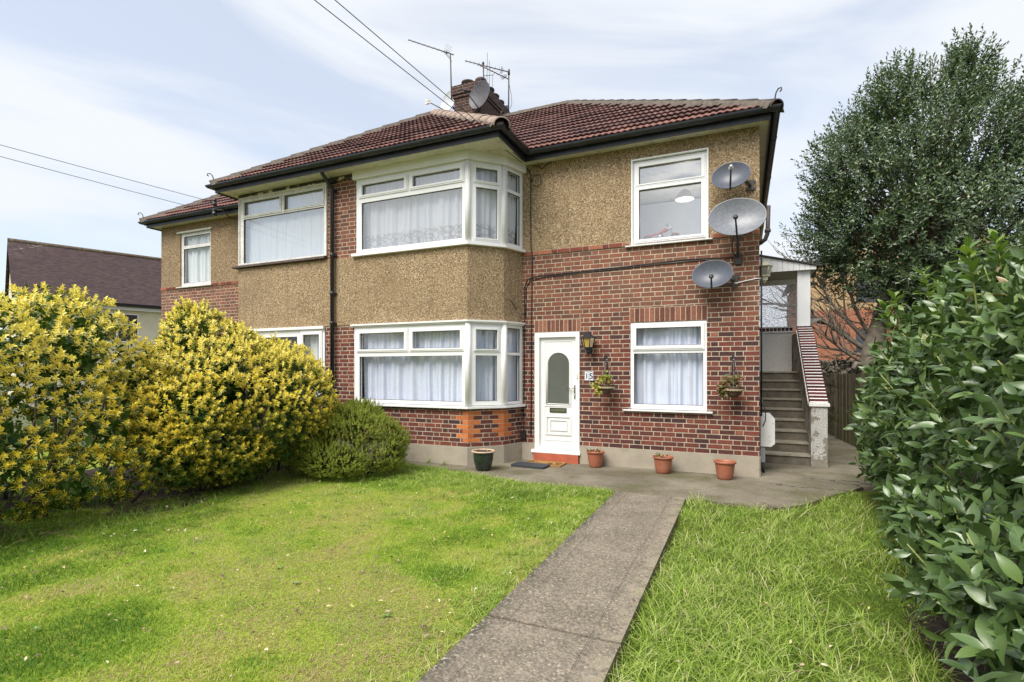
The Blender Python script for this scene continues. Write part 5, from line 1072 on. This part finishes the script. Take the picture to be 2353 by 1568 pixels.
# ------------------------------------------------------------------ plants
def lobes_surface(lobes, n, seed, zmin=.1, inner=.93, lump=.10, shell=(.93, 1.04)):
    rs = np.random.default_rng(seed); L = np.array(lobes, float); A = (L[:, 3]*L[:, 4]+L[:, 3]*L[:, 5]+L[:, 4]*L[:, 5]); P = []; Nn = []; cnt = 0
    while cnt < n:
        k = rs.choice(len(L), size=n*2, p=A/A.sum()); d = rs.standard_normal((n*2, 3)); d /= np.linalg.norm(d, axis=1, keepdims=True)
        r = 1+lump*2*(fbm(d[:, 0]*3+k*7, d[:, 1]*3+d[:, 2]*4+k*3, seed)-.5); r = r*rs.uniform(shell[0], shell[1], n*2)
        p = L[k, :3]+d*L[k, 3:]*r[:, None]; nv = d/L[k, 3:]; nv /= np.linalg.norm(nv, axis=1, keepdims=True); ok = p[:, 2] > zmin
        for j in range(len(L)):
            q = (p-L[j, :3])/L[j, 3:]; ok &= (k == j) | (np.sum(q*q, 1) > inner**2)
        P.append(p[ok]); Nn.append(nv[ok]); cnt += ok.sum()
    return np.concatenate(P)[:n], np.concatenate(Nn)[:n]
def rosettes(name, mat, parent, tmpl, P, Nn, per, size, rnd_fn, seed, upb=.7, stem=.06, tilt=(.25, 1.1), whorls=3, droop_up=0.0):
    rs = np.random.default_rng(seed); M_ = len(P); ax = Nn+np.array([0, 0, upb])+rs.standard_normal((M_, 3))*.25; ax /= np.linalg.norm(ax, axis=1, keepdims=True)
    t1 = np.cross(ax, rs.standard_normal((M_, 3))); t1 /= np.linalg.norm(t1, axis=1, keepdims=True); t2 = np.cross(ax, t1)
    pos = []; yd = []; sc = []; ri = []; tt = []
    for j in range(per):
        f = j/max(1, per-1); a = j*2.399+rs.random(M_)*.5; el = tilt[0]+(tilt[1]-tilt[0])*f+rs.uniform(-.15, .15, M_)   # f=0 top whorl, 1 bottom
        rad = t1*np.cos(a)[:, None]+t2*np.sin(a)[:, None]; yd.append(ax*np.cos(el)[:, None]+rad*np.sin(el)[:, None]); pos.append(P-ax*(f*stem)[..., None] if np.ndim(f) else P-ax*(f*stem))
        sc.append(size*rs.uniform(.75, 1.15, M_)*(.7+.3*f if per > 4 else 1)); ri.append(np.arange(M_)); tt.append(np.full(M_, f))
    pos = np.concatenate(pos); yd = np.concatenate(yd); sc = np.concatenate(sc); ri = np.concatenate(ri); tt = np.concatenate(tt)
    return leaves(name, mat, parent, tmpl, pos, yd, np.tile(ax, (per, 1)), sc, rnd_fn(ri, tt, rs))
bark = simple('bark', (.10, .08, .055), .9, .3, 12, bump=.6, bscale=40)

# --- golden variegated evergreen shrubs (yellow margins, green centres)
euo = leaf_mat('variegated_leaf', [(0, (.02, .06, .008)), (.5, (.045, .11, .012)), (1, (.085, .16, .018))], .42, .4, .18, edge=[(0, (.78, .58, .035)), (.5, (.90, .72, .08)), (1, (.95, .85, .27))])
eu_t = leaf_template(4, .52, .30, .12)
def euonymus(lobes, loc, label, n, seed, yb=0.0, size=.064):
    root = empty('variegated_shrub', loc, label, 'shrub', 'golden variegated shrubs along the lawn'); P, Nn = lobes_surface(lobes, n, seed, .12, .95, .13, (.86, 1.06))
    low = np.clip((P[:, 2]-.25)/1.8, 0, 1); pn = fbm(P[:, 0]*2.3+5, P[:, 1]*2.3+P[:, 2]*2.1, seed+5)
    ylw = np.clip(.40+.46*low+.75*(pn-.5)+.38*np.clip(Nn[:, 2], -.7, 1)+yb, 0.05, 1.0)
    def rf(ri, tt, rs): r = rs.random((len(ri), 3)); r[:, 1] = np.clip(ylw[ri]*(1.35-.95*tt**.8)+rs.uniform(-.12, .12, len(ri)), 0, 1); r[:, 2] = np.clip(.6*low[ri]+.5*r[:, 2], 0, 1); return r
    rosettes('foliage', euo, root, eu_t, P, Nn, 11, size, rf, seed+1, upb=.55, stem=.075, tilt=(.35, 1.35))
    # older green leaves inside
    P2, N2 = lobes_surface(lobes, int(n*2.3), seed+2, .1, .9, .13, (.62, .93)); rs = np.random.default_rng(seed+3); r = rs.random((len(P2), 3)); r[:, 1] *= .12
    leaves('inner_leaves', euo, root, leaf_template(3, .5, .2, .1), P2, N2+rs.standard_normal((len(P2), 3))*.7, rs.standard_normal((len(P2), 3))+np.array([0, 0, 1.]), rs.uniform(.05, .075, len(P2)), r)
    # dark dense heart of twigs
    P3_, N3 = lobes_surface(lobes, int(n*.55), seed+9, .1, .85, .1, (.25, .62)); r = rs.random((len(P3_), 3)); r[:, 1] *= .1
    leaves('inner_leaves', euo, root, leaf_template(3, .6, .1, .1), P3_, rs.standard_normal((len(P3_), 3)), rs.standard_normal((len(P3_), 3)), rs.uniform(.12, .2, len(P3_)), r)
    g = MB(); b = Vector(loc)
    for i in range(26):
        L = lobes[i % len(lobes)]; e = Vector(L[:3])+Vector((rs.uniform(-.6, .6)*L[3], rs.uniform(-.7, .7)*L[4], rs.uniform(-.1, .6)*L[5])); s0_ = Vector((L[0]*.7+b.x*.3+rs.uniform(-.3, .3), L[1]*.8+b.y*.2+rs.uniform(-.3, .3), 0)); mid = s0_.lerp(e, .5)+Vector((rs.uniform(-.15, .15), rs.uniform(-.15, .15), .1)); g.tube([s0_, mid, e], [.022, .014, .006], 5)
    g.build('branches', bark, root); return root
euonymus([(-8.0, 2.85, 1.05, 1.75, 1.25, 1.25), (-7.3, 2.3, 1.55, 1.1, .95, .95), (-7.45, 3.45, 1.60, .85, .85, 1.00), (-8.6, 3.6, 1.5, 1.1, 1.0, 1.05), (-6.85, 2.6, .75, .75, 1.0, .72), (-6.95, 3.55, .8, .75, .7, .7), (-6.75, 3.2, .45, .62, 1.0, .42), (-6.65, 4.15, .55, .62, .7, .5), (-6.95, 4.2, .75, .6, .6, .7), (-7.25, 4.15, 1.30, .62, .60, .68), (-8.9, 2.0, 1.4, 1.4, 1.2, 1.2), (-7.2, 1.3, .9, 1.0, 1.0, 1.0)], (-7.6, 2.8, 0), 'tallest golden variegated shrub, at the left edge of the lawn', 4600, 11, .12)
euonymus([(-7.05, 5.2, 1.15, 1.15, 1.15, 1.0), (-7.25, 5.05, 1.80, .62, .48, .80), (-6.6, 4.5, .85, .70, .65, .72), (-6.5, 5.7, 1.05, .90, .95, .85), (-6.45, 4.9, .50, .62, .8, .46), (-6.9, 6.1, 1.15, .85, .85, .95), (-7.9, 5.9, 1.2, .8, .8, .95), (-6.35, 6.15, .85, .60, .60, .60), (-7.0, 5.3, 1.72, .62, .7, .60)], (-6.9, 5.3, 0), 'rounded golden variegated shrub between the tall shrub and the bay window', 5200, 23, .02, .056)
# a few leggy shoots standing clear of the crowns
# --- small hebe-like green bush
heb = leaf_mat('hebe_leaf', [(0, (.15, .20, .025)), (.5, (.30, .36, .05)), (1, (.48, .50, .11))], .5, .3, .25)
root = empty('green_shrub', (-5.45, 6.45, 0), 'low fine-leaved yellow-green shrub between the golden shrub and the bay', 'shrub')
hl = [(-5.55, 6.45, .48, .68, .58, .58), (-5.2, 6.55, .42, .52, .45, .46), (-5.95, 6.2, .45, .6, .55, .52), (-5.7, 6.75, .68, .50, .40, .45), (-5.55, 6.0, .28, .55, .38, .34)]
P, Nn = lobes_surface(hl, 4600, 41, .06, .95, .2, (.85, 1.06))
rosettes('foliage', heb, root, leaf_template(3, .45, .2, .05), P, Nn, 15, .030, lambda ri, tt, rs: rs.random((len(ri), 3))*np.array([1, 1, 1]), 42, upb=.9, stem=.065, tilt=(.3, .95))
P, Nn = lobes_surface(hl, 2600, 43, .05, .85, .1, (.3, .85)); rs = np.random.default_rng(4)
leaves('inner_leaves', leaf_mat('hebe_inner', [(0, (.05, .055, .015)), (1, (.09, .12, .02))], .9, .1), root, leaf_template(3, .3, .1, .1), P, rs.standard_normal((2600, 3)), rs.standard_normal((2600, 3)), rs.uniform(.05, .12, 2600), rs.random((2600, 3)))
g = MB()
for i in range(46): a = rs.uniform(0, 6.28); e = Vector((-5.5+.75*math.cos(a)*rs.uniform(.5, 1), 6.35+.6*math.sin(a)*rs.uniform(.5, 1), rs.uniform(.05, .4))); g.tube([(-5.5+.2*math.cos(a), 6.4+.15*math.sin(a), .0), e*.6+Vector((-5.5, 6.4, .05))*.4, e], [.014, .009, .004], 4)
g.build('branches', bark, root)

# --- laurel hedge on the right
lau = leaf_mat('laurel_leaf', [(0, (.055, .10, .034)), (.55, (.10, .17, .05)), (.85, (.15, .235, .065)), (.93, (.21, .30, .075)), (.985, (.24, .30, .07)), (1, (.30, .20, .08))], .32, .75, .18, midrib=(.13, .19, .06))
root = empty('laurel_hedge', (2.0, 5.5, 0), 'glossy dark green laurel hedge overhanging the lawn on the right', 'hedge')
ll = [(2.35, 7.6, 1.05, 1.00, 1.0, 1.05), (2.30, 6.5, 1.2, 1.12, 1.1, 1.15), (2.35, 5.4, 1.15, 1.18, 1.1, 1.2), (2.30, 4.35, 1.15, 1.10, 1.0, 1.22), (2.35, 3.4, 1.2, 1.15, 1.1, 1.15), (2.5, 6.0, 1.85, 1.0, 1.3, .80), (2.45, 4.1, 1.9, .95, 1.0, .75), (2.7, 7.4, 1.7, .9, .9, .85), (2.1, 3.3, .75, .85, .8, .62), (2.15, 4.6, .7, .75, .9, .6), (1.76, 2.9, .52, .88, .8, .50), (1.74, 3.7, .50, .85, .8, .48), (1.9, 2.2, .7, .95, .8, .65), (1.88, 4.6, .52, .85, .8, .50), (2.3, 7.4, .55, 1.0, 1.1, .52), (1.98, 5.6, .5, .85, .9, .48), (2.45, 2.4, 1.1, 1.2, .9, 1.1), (2.9, 5.0, 1.3, 1.2, 2.6, 1.3)]
P, Nn = lobes_surface(ll, 3100, 51, .12, .96, .12, (.90, 1.07)); rs = np.random.default_rng(52)
keep = (P[:, 0] < 3.0); P, Nn = P[keep], Nn[keep]
top = (P[:, 2] > 1.75)
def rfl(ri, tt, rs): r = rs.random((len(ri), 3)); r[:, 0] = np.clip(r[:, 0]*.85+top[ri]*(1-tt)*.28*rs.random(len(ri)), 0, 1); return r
lt = leaf_template(7, .42, .14, .26, power=.95, wave=.12)
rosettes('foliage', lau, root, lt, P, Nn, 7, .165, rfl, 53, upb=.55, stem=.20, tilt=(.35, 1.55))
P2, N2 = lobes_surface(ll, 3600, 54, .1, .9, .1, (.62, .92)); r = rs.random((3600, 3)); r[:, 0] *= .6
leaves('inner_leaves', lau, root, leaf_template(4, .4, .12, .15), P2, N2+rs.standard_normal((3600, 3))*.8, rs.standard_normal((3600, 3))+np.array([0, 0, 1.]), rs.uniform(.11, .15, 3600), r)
g = MB()
sel = rs.choice(len(P), 260, replace=False); yst = simple('green_stem', (.24, .27, .07), .6, .15, 10)
for i in sel: e = Vector(P[i]); n_v = Vector(Nn[i]); g.tube([e-n_v*.30-Vector((0, 0, .22)), e-n_v*.10-Vector((0, 0, .08)), e+n_v*.02+Vector((0, 0, .05))], [.009, .006, .004], 5)
# tall shoots on top
tops = []
for (x, y, z, h) in ((1.72, 7.7, 2.30, .30), (2.0, 7.2, 2.35, .35), (1.62, 6.2, 2.35, .28), (1.95, 5.6, 2.5, .30), (1.55, 4.9, 2.28, .34), (1.75, 4.3, 2.45, .30), (1.95, 3.9, 2.5, .30), (1.60, 3.6, 2.3, .28), (2.3, 5.0, 2.65, .25), (1.45, 6.9, 2.1, .3)):
    g.tube([(x+.05, y, z-.5), (x, y, z), (x-.03, y, z+h*.7)], [.008, .006, .003], 5); tops += [(x-.03*(k/5), y, z+h*.7*k/5-.02) for k in range(6)]
g.build('shoots', yst, root); tp = np.array(tops); nt_ = len(tp)
rosettes('foliage', leaf_mat('laurel_new_leaf', [(0, (.10, .19, .035)), (.6, (.17, .27, .05)), (1, (.26, .34, .08))], .3, .5, .3, midrib=(.3, .36, .12)), root, lt, tp, np.tile([-.1, -.2, 1.], (nt_, 1)), 4, .14, lambda ri, tt, rs: rs.random((len(ri), 3)), 57, upb=1.2, stem=.05, tilt=(.5, 1.2))
g = MB()
for i in range(16): y = 2.3+i*.36; g.tube([(1.95+.2*math.sin(i*2.3), y, -.05), (1.9+.3*math.sin(i*1.3), y+.1, .6), (2.0+.5*math.sin(i*3.1), y+.2*math.sin(i), 1.5)], [.028, .02, .01], 6)
g.build('trunk', bark, root)

# --- big evergreen tree beyond the fence
tb = Vector((4.3, 15.5, 0)); root = empty('evergreen_tree', tuple(tb), 'large dark glossy evergreen tree rising beyond the laurel and fence', 'tree')
tl = [(4.6, 15.2, 4.9, 2.7, 2.2, 2.2), (2.85, 15.0, 5.0, 1.6, 1.5, 1.35), (2.75, 14.8, 6.5, 1.25, 1.3, 1.3), (5.9, 15.6, 4.2, 2.8, 2.4, 2.8), (3.9, 15.2, 6.6, 2.0, 1.8, 2.0), (5.2, 15.6, 6.6, 1.7, 1.6, 1.7), (7.4, 16.0, 6.0, 2.0, 1.9, 2.1), (3.3, 15.0, 5.7, 1.6, 1.6, 1.7), (3.45, 15.2, 8.0, .85, .85, 1.0), (4.8, 15.5, 8.35, .62, .65, 1.15), (6.6, 15.8, 7.6, 1.1, 1.1, 1.0), (5.2, 15.0, 2.9, 1.9, 1.8, 1.3), (6.6, 15.3, 2.6, 2.2, 1.8, 1.5)]
ev = leaf_mat('evergreen_leaf', [(0, (.045, .08, .038)), (.6, (.088, .14, .058)), (.92, (.15, .21, .07)), (1, (.26, .28, .08))], .25, .7, .2)
P, Nn = lobes_surface(tl, 19500, 61, .9, .72, .34, (.62, 1.16)); rs = np.random.default_rng(62)
dens = fbm(P[:, 0]*1.1, P[:, 1]*.6+P[:, 2]*1.3, 66, 3); keep = dens > .33; P, Nn = P[keep], Nn[keep]
rosettes('crown', ev, root, leaf_template(3, .48, .25, .15), P, Nn, 9, .112, lambda ri, tt, rs: np.stack([np.clip(rs.random(len(ri))*.9+.1*rs.random(len(ri))*(P[ri, 2] > 5), 0, 1), rs.random(len(ri)), rs.random(len(ri))], 1), 63, upb=.8, stem=.30, tilt=(.3, 1.4))
g = MB(); g.tube([tb, tb+Vector((-.1, 0, 1.6)), tb+Vector((-.2, 0, 3.5)), (4.2, 15.3, 5.8), (4.6, 15.4, 8)], [.22, .19, .15, .10, .03], 10); g.build('trunk', bark, root); g = MB()
for L in tl:
    for q in range(6):
        e = Vector(L[:3])+Vector((rs.uniform(-.75, .75)*L[3], rs.uniform(-.7, .7)*L[4], rs.uniform(0, .85)*L[5])); s0_ = tb+Vector((-.15, 0, min(max(1.4, e.z*.45), 5.5))); md = s0_.lerp(e, .5)+Vector((0, 0, .3)); g.tube([s0_, md, e], [.06, .035, .010], 5)
sel = rs.choice(len(P), 110, replace=False)
for i in sel: e = Vector(P[i]); c0 = e.lerp(Vector((4.8, 15.4, e.z-1.2)), .28); g.tube([c0, e], [.012, .004], 4)
g.build('limbs', bark, root)

# --- bare pruned tree behind the fence
tb = Vector((2.95, 15.2, 0)); root = empty('bare_tree', tuple(tb), 'bare grey-barked tree with sawn limbs behind the board fence', 'tree')
gb = simple('grey_bark', (.20, .17, .135), .9, .25, 9, bump=.5, bscale=30); g = MB()
g.tube([tb, tb+Vector((0, 0, 1.3)), tb+Vector((-.05, 0, 2.1)), tb+Vector((.05, 0, 2.7)), tb+Vector((.2, 0, 3.5))], [.36, .30, .26, .17, .08], 12); g.build('trunk', gb, root)
g = MB(); rs = np.random.default_rng(71)
def twig(p, d, L, r, lev):
    p = Vector(p); d = Vector(d).normalized(); pts = [p]; n = 5
    for i in range(n): d = (d+Vector(rs.uniform(-.16, .16, 3))+Vector((0, 0, .04))).normalized(); p = p+d*(L/n); pts.append(p)
    g.tube(pts, [r*(1-.75*i/n) for i in range(n+1)], 5, sm=True)
    if lev > 0:
        for q in pts[1:]:
            for _ in range(2 if lev > 1 else 1):
                twig(q, d+Vector(rs.uniform(-.8, .8, 3)), L*.5, r*.45, lev-1)
for (z, dx, dy, dz, L, r) in ((2.0, -1, -.1, .75, 2.0, .075), (2.2, -.8, 0, 1.1, 2.2, .06), (1.9, -1, .1, .25, 1.5, .05), (2.4, -.45, -.1, 1, 1.8, .05), (1.7, -1, -.3, .55, 1.7, .05)):
    twig(tb+Vector((-.1, 0, z)), (dx, dy, dz), L, r, 2)
g.tube([tb+Vector((-.2, 0, 1.7)), tb+Vector((-.45, -.2, 1.75)), tb+Vector((-.52, -.3, 1.62))], [.07, .055, .05], 8)
g.build('limbs', gb, root)
# ivy tangle and low growth behind the fence
tk = leaf_mat('ivy_leaf', [(0, (.02, .025, .012)), (.6, (.04, .05, .018)), (1, (.10, .07, .04))], .7, .3)
root = empty('undergrowth', (3, 18, 0), None); P, Nn = lobes_surface([(2.6, 17.5, 1.0, 1.6, 1.0, .85), (4.4, 18, 1.0, 1.8, 1, 1.1), (6.5, 17.5, 1.0, 2, 1, 1.4), (9, 17, 1.2, 2.2, 1, 1.6)], 3000, 81, .1)
o = leaves('undergrowth', tk, None, leaf_template(3, .7, .2, .1), P, Nn+rs.standard_normal((3000, 3)), rs.standard_normal((3000, 3)), rs.uniform(.08, .16, 3000), rs.random((3000, 3))); tag(o, kind='stuff'); bpy.data.objects.remove(root)
g = MB()
for i in range(90): p = Vector((rs.uniform(1.6, 4.2), rs.uniform(16, 18), rs.uniform(1.2, 1.7))); q = p+Vector((rs.uniform(-.8, .8), 0, rs.uniform(-.2, .55))); g.tube([p, p.lerp(q, .5)+Vector((0, 0, .12)), q], [.012, .010, .005], 4)
tag(g.build('bramble_stems', bark), kind='stuff')
# privet-like mass in the neighbour's garden, glimpsed through the golden shrubs
root = empty('garden_shrub', (-11.5, 6.2, 0), 'plain green shrub in the next garden glimpsed through the golden shrubs', 'shrub')
gl_ = leaf_mat('plain_leaf', [(0, (.05, .09, .02)), (1, (.14, .22, .05))]); P, Nn = lobes_surface([(-11.5, 6.2, .5, 1.2, .9, .6), (-10.6, 6.5, .4, .8, .7, .45)], 1600, 91, .05)
leaves('foliage', gl_, root, leaf_template(3, .5), P, Nn+rs.standard_normal((1600, 3))*.5, rs.standard_normal((1600, 3)), rs.uniform(.07, .13, 1600), rs.random((1600, 3)))

# ------------------------------------------------------------------ grass
def grass_mat(name, cols):
    m = Mat(name, .55, .3); at = m.n('ShaderNodeAttribute', attribute_name='col'); X = m.sepx(at.outputs['Color']); c = m.ramp(X[0], cols)
    m.color(c); tr = m.n('ShaderNodeBsdfTranslucent'); m.val(c, tr.inputs[0]); x = m.n('ShaderNodeMixShader'); x.inputs[0].default_value = .35
    m.l(m.b.outputs[0], x.inputs[1]); m.l(tr.outputs[0], x.inputs[2]); m.l(x.outputs[0], m.out.inputs[0]); return m.m
def blade_t(rows, bend, width=.07):
    t = np.linspace(0, 1, rows); V = []; U = []
    for i in range(rows):
        wd = width*(1-t[i])**.6*.5+.003
        for s_ in (-1, 1): V.append((s_*wd, bend*t[i]**2, t[i]*(1-.35*bend*t[i]))); U.append((s_*.5+.5, t[i]))
    Q = [(2*i, 2*i+1, 2*i+3, 2*i+2) for i in range(rows-1)]; return np.array(V), np.array(Q), np.array(U)
def grass(name, xy, z, h, bendd, rows, wdt, mat, tone, seed, lean=.35):
    rs = np.random.default_rng(seed); n = len(xy); V, Q, U = blade_t(rows, 1.0, 1.0); a = rs.random(n)*6.283; cs, sn = np.cos(a), np.sin(a)
    b = bendd*rs.uniform(.3, 1.6, n); W = np.empty((n, len(V), 3)); vy = V[None, :, 1]*b[:, None]*h[:, None]; vz = U[None, :, 1]*h[:, None]*(1-.38*np.clip(b, 0, 1.6)[:, None]*U[None, :, 1]**2)
    vx = V[None, :, 0]*wdt[:, None]; ln = rs.standard_normal((n, 2))*lean*h[:, None]
    W[..., 0] = xy[:, 0:1]+vx*cs[:, None]-vy*sn[:, None]+ln[:, 0:1]*U[None, :, 1]; W[..., 1] = xy[:, 1:2]+vx*sn[:, None]+vy*cs[:, None]+ln[:, 1:2]*U[None, :, 1]; W[..., 2] = z[:, None]+vz-.004
    quads = (Q[None]+(np.arange(n)*len(V))[:, None, None]).reshape(-1, 4); col = np.ones((n, 4)); col[:, 0] = tone
    o = fast_mesh(name, W.reshape(-1, 3), quads, mat, col=np.repeat(col, len(V), 0)); return tag(o, kind='stuff')
gm = grass_mat('lawn_blade', [(0, (.09, .20, .016)), (.3, (.17, .33, .026)), (.58, (.32, .47, .05)), (.80, (.50, .54, .09)), (.92, (.62, .56, .22)), (1, (.50, .38, .22))])
gl2 = grass_mat('long_blade', [(0, (.09, .17, .02)), (.3, (.19, .31, .035)), (.6, (.33, .47, .07)), (.85, (.52, .60, .18)), (1, (.66, .62, .34))])
rs = np.random.default_rng(101)
def scatter(n, x0, x1, y0, y1, inside, pw=1.35):
    out = []; c = 0
    while c < n:
        p = np.stack([rs.uniform(x0, x1, n), rs.uniform(y0, y1, n)], 1); d = np.hypot(p[:, 0], p[:, 1]); ok = (rs.random(n) < (2.6/np.maximum(d, 2.6))**pw) & inside(p[:, 0], p[:, 1]); out.append(p[ok]); c += ok.sum()
    return np.concatenate(out)[:n]
inl = lambda x, y: (x < -1.53) & (y < left_edge_y(x)-.02) & (x > -7.0-.1*y) & (x < 8)
tonef = lambda p, s_: fbm(p[:, 0]*1.1, p[:, 1]*1.1, s_, 5)
p = scatter(230000, -8, -1.5, .8, 7.6, inl); t_ = tonef(p, 5); d2 = fbm(p[:, 0]*2.4, p[:, 1]*2.4, 9, 4)
fn = np.clip((3.6-p[:, 1])/2.4, 0, 1)
hgt = .014+.036*np.clip((.62-t_)*2.2, 0, 1)*rs.uniform(.5, 1.4, len(p))+.008*rs.random(len(p))
grass('grass', p, LZ+(fbm(p[:, 0]*1.3, p[:, 1]*1.3, 3)-.5)*.036, hgt, .7, 3, rs.uniform(.0030, .0056, len(p)), gm, np.clip(.52+(t_-.5)*3.2+fn*.14+(d2-.5)*1.8+rs.normal(0, .23, len(p)), 0, 1), 6)
# tufts of long grass: near the paving, along the path, under the shrubs
def tufts(n, per, sampler, zf, hr, name, mat, seed, tb_=.45, spread=.035, tone_sp=.22, wd=(.003, .0065)):
    rs_ = np.random.default_rng(seed); c = sampler(n); cc = np.repeat(c, per, 0); hh = np.repeat(rs_.uniform(hr[0], hr[1], len(c)), per)*rs_.uniform(.5, 1.25, len(cc)); tt = np.repeat(rs_.normal(tb_, .13, len(c)), per)+rs_.normal(0, tone_sp*.6, len(cc))
    q = cc+rs_.standard_normal((len(cc), 2))*spread; return grass(name, q, zf(q[:, 0], q[:, 1]), hh, 1.0, 5, rs_.uniform(wd[0], wd[1], len(q)), mat, np.clip(tt, 0, 1), seed+1, .45)
def s_band(n): x = rs.uniform(-5.9, -1.6, n*3); y = left_edge_y(x)-.05-rs.exponential(.42, n*3)*np.clip((-x-1.2)/2.2, .3, 1.3); k = inl(x, y) & (y > 4.2); return np.stack([x[k], y[k]], 1)[:n]
tufts(1500, 13, s_band, lambda x, y: np.full_like(x, LZ), (.05, .11), 'long_grass', gl2, 111, .55, .035, .3, (.004, .008))
def s_path(n): y = rs.uniform(1.5, 6.8, n*2); x = -1.54-rs.exponential(.13, n*2)*np.interp(y, [1.5, 3.0, 4, 6.8], [.5, .8, 2.0, 3]); k = (y > 3.0) | (rs.random(n*2) < .35); return np.stack([x[k], y[k]], 1)[:n]
tufts(480, 11, s_path, lambda x, y: np.full_like(x, LZ), (.04, .09), 'long_grass', gl2, 121, .55, .035, .3, (.004, .008))
def s_bush(n): y = rs.uniform(2.0, 6.4, n); x = -6.2+rs.normal(0, .28, n)+.25*np.sin(y*2); return np.stack([x, y], 1)
tufts(420, 12, s_bush, lambda x, y: np.full_like(x, LZ), (.06, .15), 'long_grass', gl2, 131, .3)
def s_mid(n): x = rs.uniform(-5.5, -1.7, n*8); y = rs.uniform(2.2, 6, n*8); k = fbm(x*.9, y*.9, 33, 3) > .56; return np.stack([x[k], y[k]], 1)[:n]
tufts(420, 8, s_mid, lambda x, y: np.full_like(x, LZ), (.03, .07), 'long_grass', gl2, 141, .5)
inr = lambda x, y: (x > -.64) & (y < np.interp(x, [-.68, .33, .67, 1.5, 2.5], [6.79, 6.76, 7.06, 8.42, 8.5])) & (x < np.interp(y, [4.2, 5.7, 8.4], [1.08, 1.35, 2.0])+.1*np.sin(y*3)) & ~((y < 3.2) & (x > .80))
zrr = lambda x, y: zr(x, y)+(fbm(x*1.3, y*1.3, 8)-.5)*.06
p = scatter(70000, -.66, 1.4, 1.5, 8.4, inr, 1.2); t_ = tonef(p, 15); grass('grass', p, zrr(p[:, 0], p[:, 1]), .02+.03*rs.random(len(p)), .8, 3, rs.uniform(.0024, .0045, len(p)), gl2, np.clip(.36+(t_-.5)*1.2+rs.normal(0, .18, len(p)), 0, 1), 16)
def s_right(n): q = scatter(n*2, -.64, 1.3, 1.8, 8.4, inr, 1.0); k = fbm(q[:, 0]*1.4, q[:, 1]*1.4, 44, 3) > (.30+.12*np.clip(3.2-q[:, 1], 0, 1)); return q[k][:n]
tufts(2300, 11, s_right, zrr, (.06, .15), 'long_grass', gl2, 151, .58, .045, .34, (.004, .009))
def s_bed(n): y = rs.uniform(2.4, 6, n); return np.stack([1.05+rs.normal(0, .12, n), y], 1)
tufts(60, 8, s_bed, zrr, (.05, .12), 'long_grass', gl2, 161)
# weeds: tufts against the bay wall, flat rosettes in the lawn
for (x, y, n) in ((-4.93, 7.60, 22), (-4.62, 7.58, 18), (-1.1, 6.83, 10)):
    q = np.array([[x, y]])+rs.standard_normal((n, 2))*.02; o = grass('weed', q, np.full(n, 0.), rs.uniform(.06, .15, n) if n > 10 else rs.uniform(.02, .04, n), .8, 5, rs.uniform(.004, .008, n), gl2, rs.uniform(.2, .7, n), int(-x*10)); o['kind'] = 'thing'; tag(o, 'grassy weed growing in the crack %s' % ('under the left half of the bay window' if n == 22 else 'under the middle of the bay window' if n == 18 else 'between the path and the paving'), 'weed', 'weeds in the cracks')
wl = leaf_mat('weed_leaf', [(0, (.14, .24, .06)), (1, (.28, .38, .13))], .6)
wp = scatter(9, -6.0, -1.7, 1.6, 6.4, inl, .9); wp = np.concatenate([wp, scatter(8, -.6, 1.0, 2.0, 5.5, inr, .5)]); k_ = 8; q = np.repeat(wp, k_, 0); a = np.tile(np.arange(k_)*2.4, len(wp))+rs.random(len(q)); zw = np.where(q[:, 0] < -1, LZ+.012, RZ+.03)
o = leaves('weed_rosettes', wl, None, leaf_template(5, .38, .15, .2, wave=.3), np.stack([q[:, 0], q[:, 1], zw], 1), np.stack([np.cos(a), np.sin(a), .22+.2*rs.random(len(q))], 1), np.tile([0, 0, 1.], (len(q), 1)), rs.uniform(.02, .05, len(q)), rs.random((len(q), 3))); tag(o, kind='stuff')
# fallen leaves
fm_ = leaf_mat('fallen_leaf', [(0, (.07, .045, .035)), (.35, (.24, .15, .11)), (.6, (.46, .33, .27)), (.8, (.60, .50, .16)), (1, (.68, .62, .50))], .6, .3, .1)
fp_ = np.concatenate([scatter(620, -6.3, -1.6, 1.3, 7.0, inl, .7), s_bush(230), scatter(80, -.6, 1.1, 2, 6, inr, .5)]); n = len(fp_); zf = np.where(fp_[:, 0] < -1, LZ+.022, RZ+.05); a = rs.random(n)*6.283
o = leaves('fallen_leaves', fm_, None, leaf_template(4, .5, .45, -.25), np.stack([fp_[:, 0], fp_[:, 1], zf+.005*rs.random(n)], 1), np.stack([np.cos(a), np.sin(a), rs.normal(0, .2, n)], 1), np.tile([0, 0, 1.], (n, 1))+rs.standard_normal((n, 3))*.25, rs.uniform(.015, .04, n), rs.random((n, 3))); tag(o, kind='stuff')
# litter of dead twigs under the golden shrubs
g = MB()
for i in range(170): y = rs.uniform(1.8, 6.2); x = -6.35+rs.normal(0, .3); a = rs.uniform(0, 6.28); l_ = rs.uniform(.05, .22); g.tube([(x, y, LZ+.04), (x+l_*math.cos(a), y+l_*math.sin(a), LZ+.04+rs.uniform(0, .03))], .0025, 4)
tag(g.build('dead_twigs', simple('dead_twig', (.24, .16, .10), .9, .3)), kind='stuff')
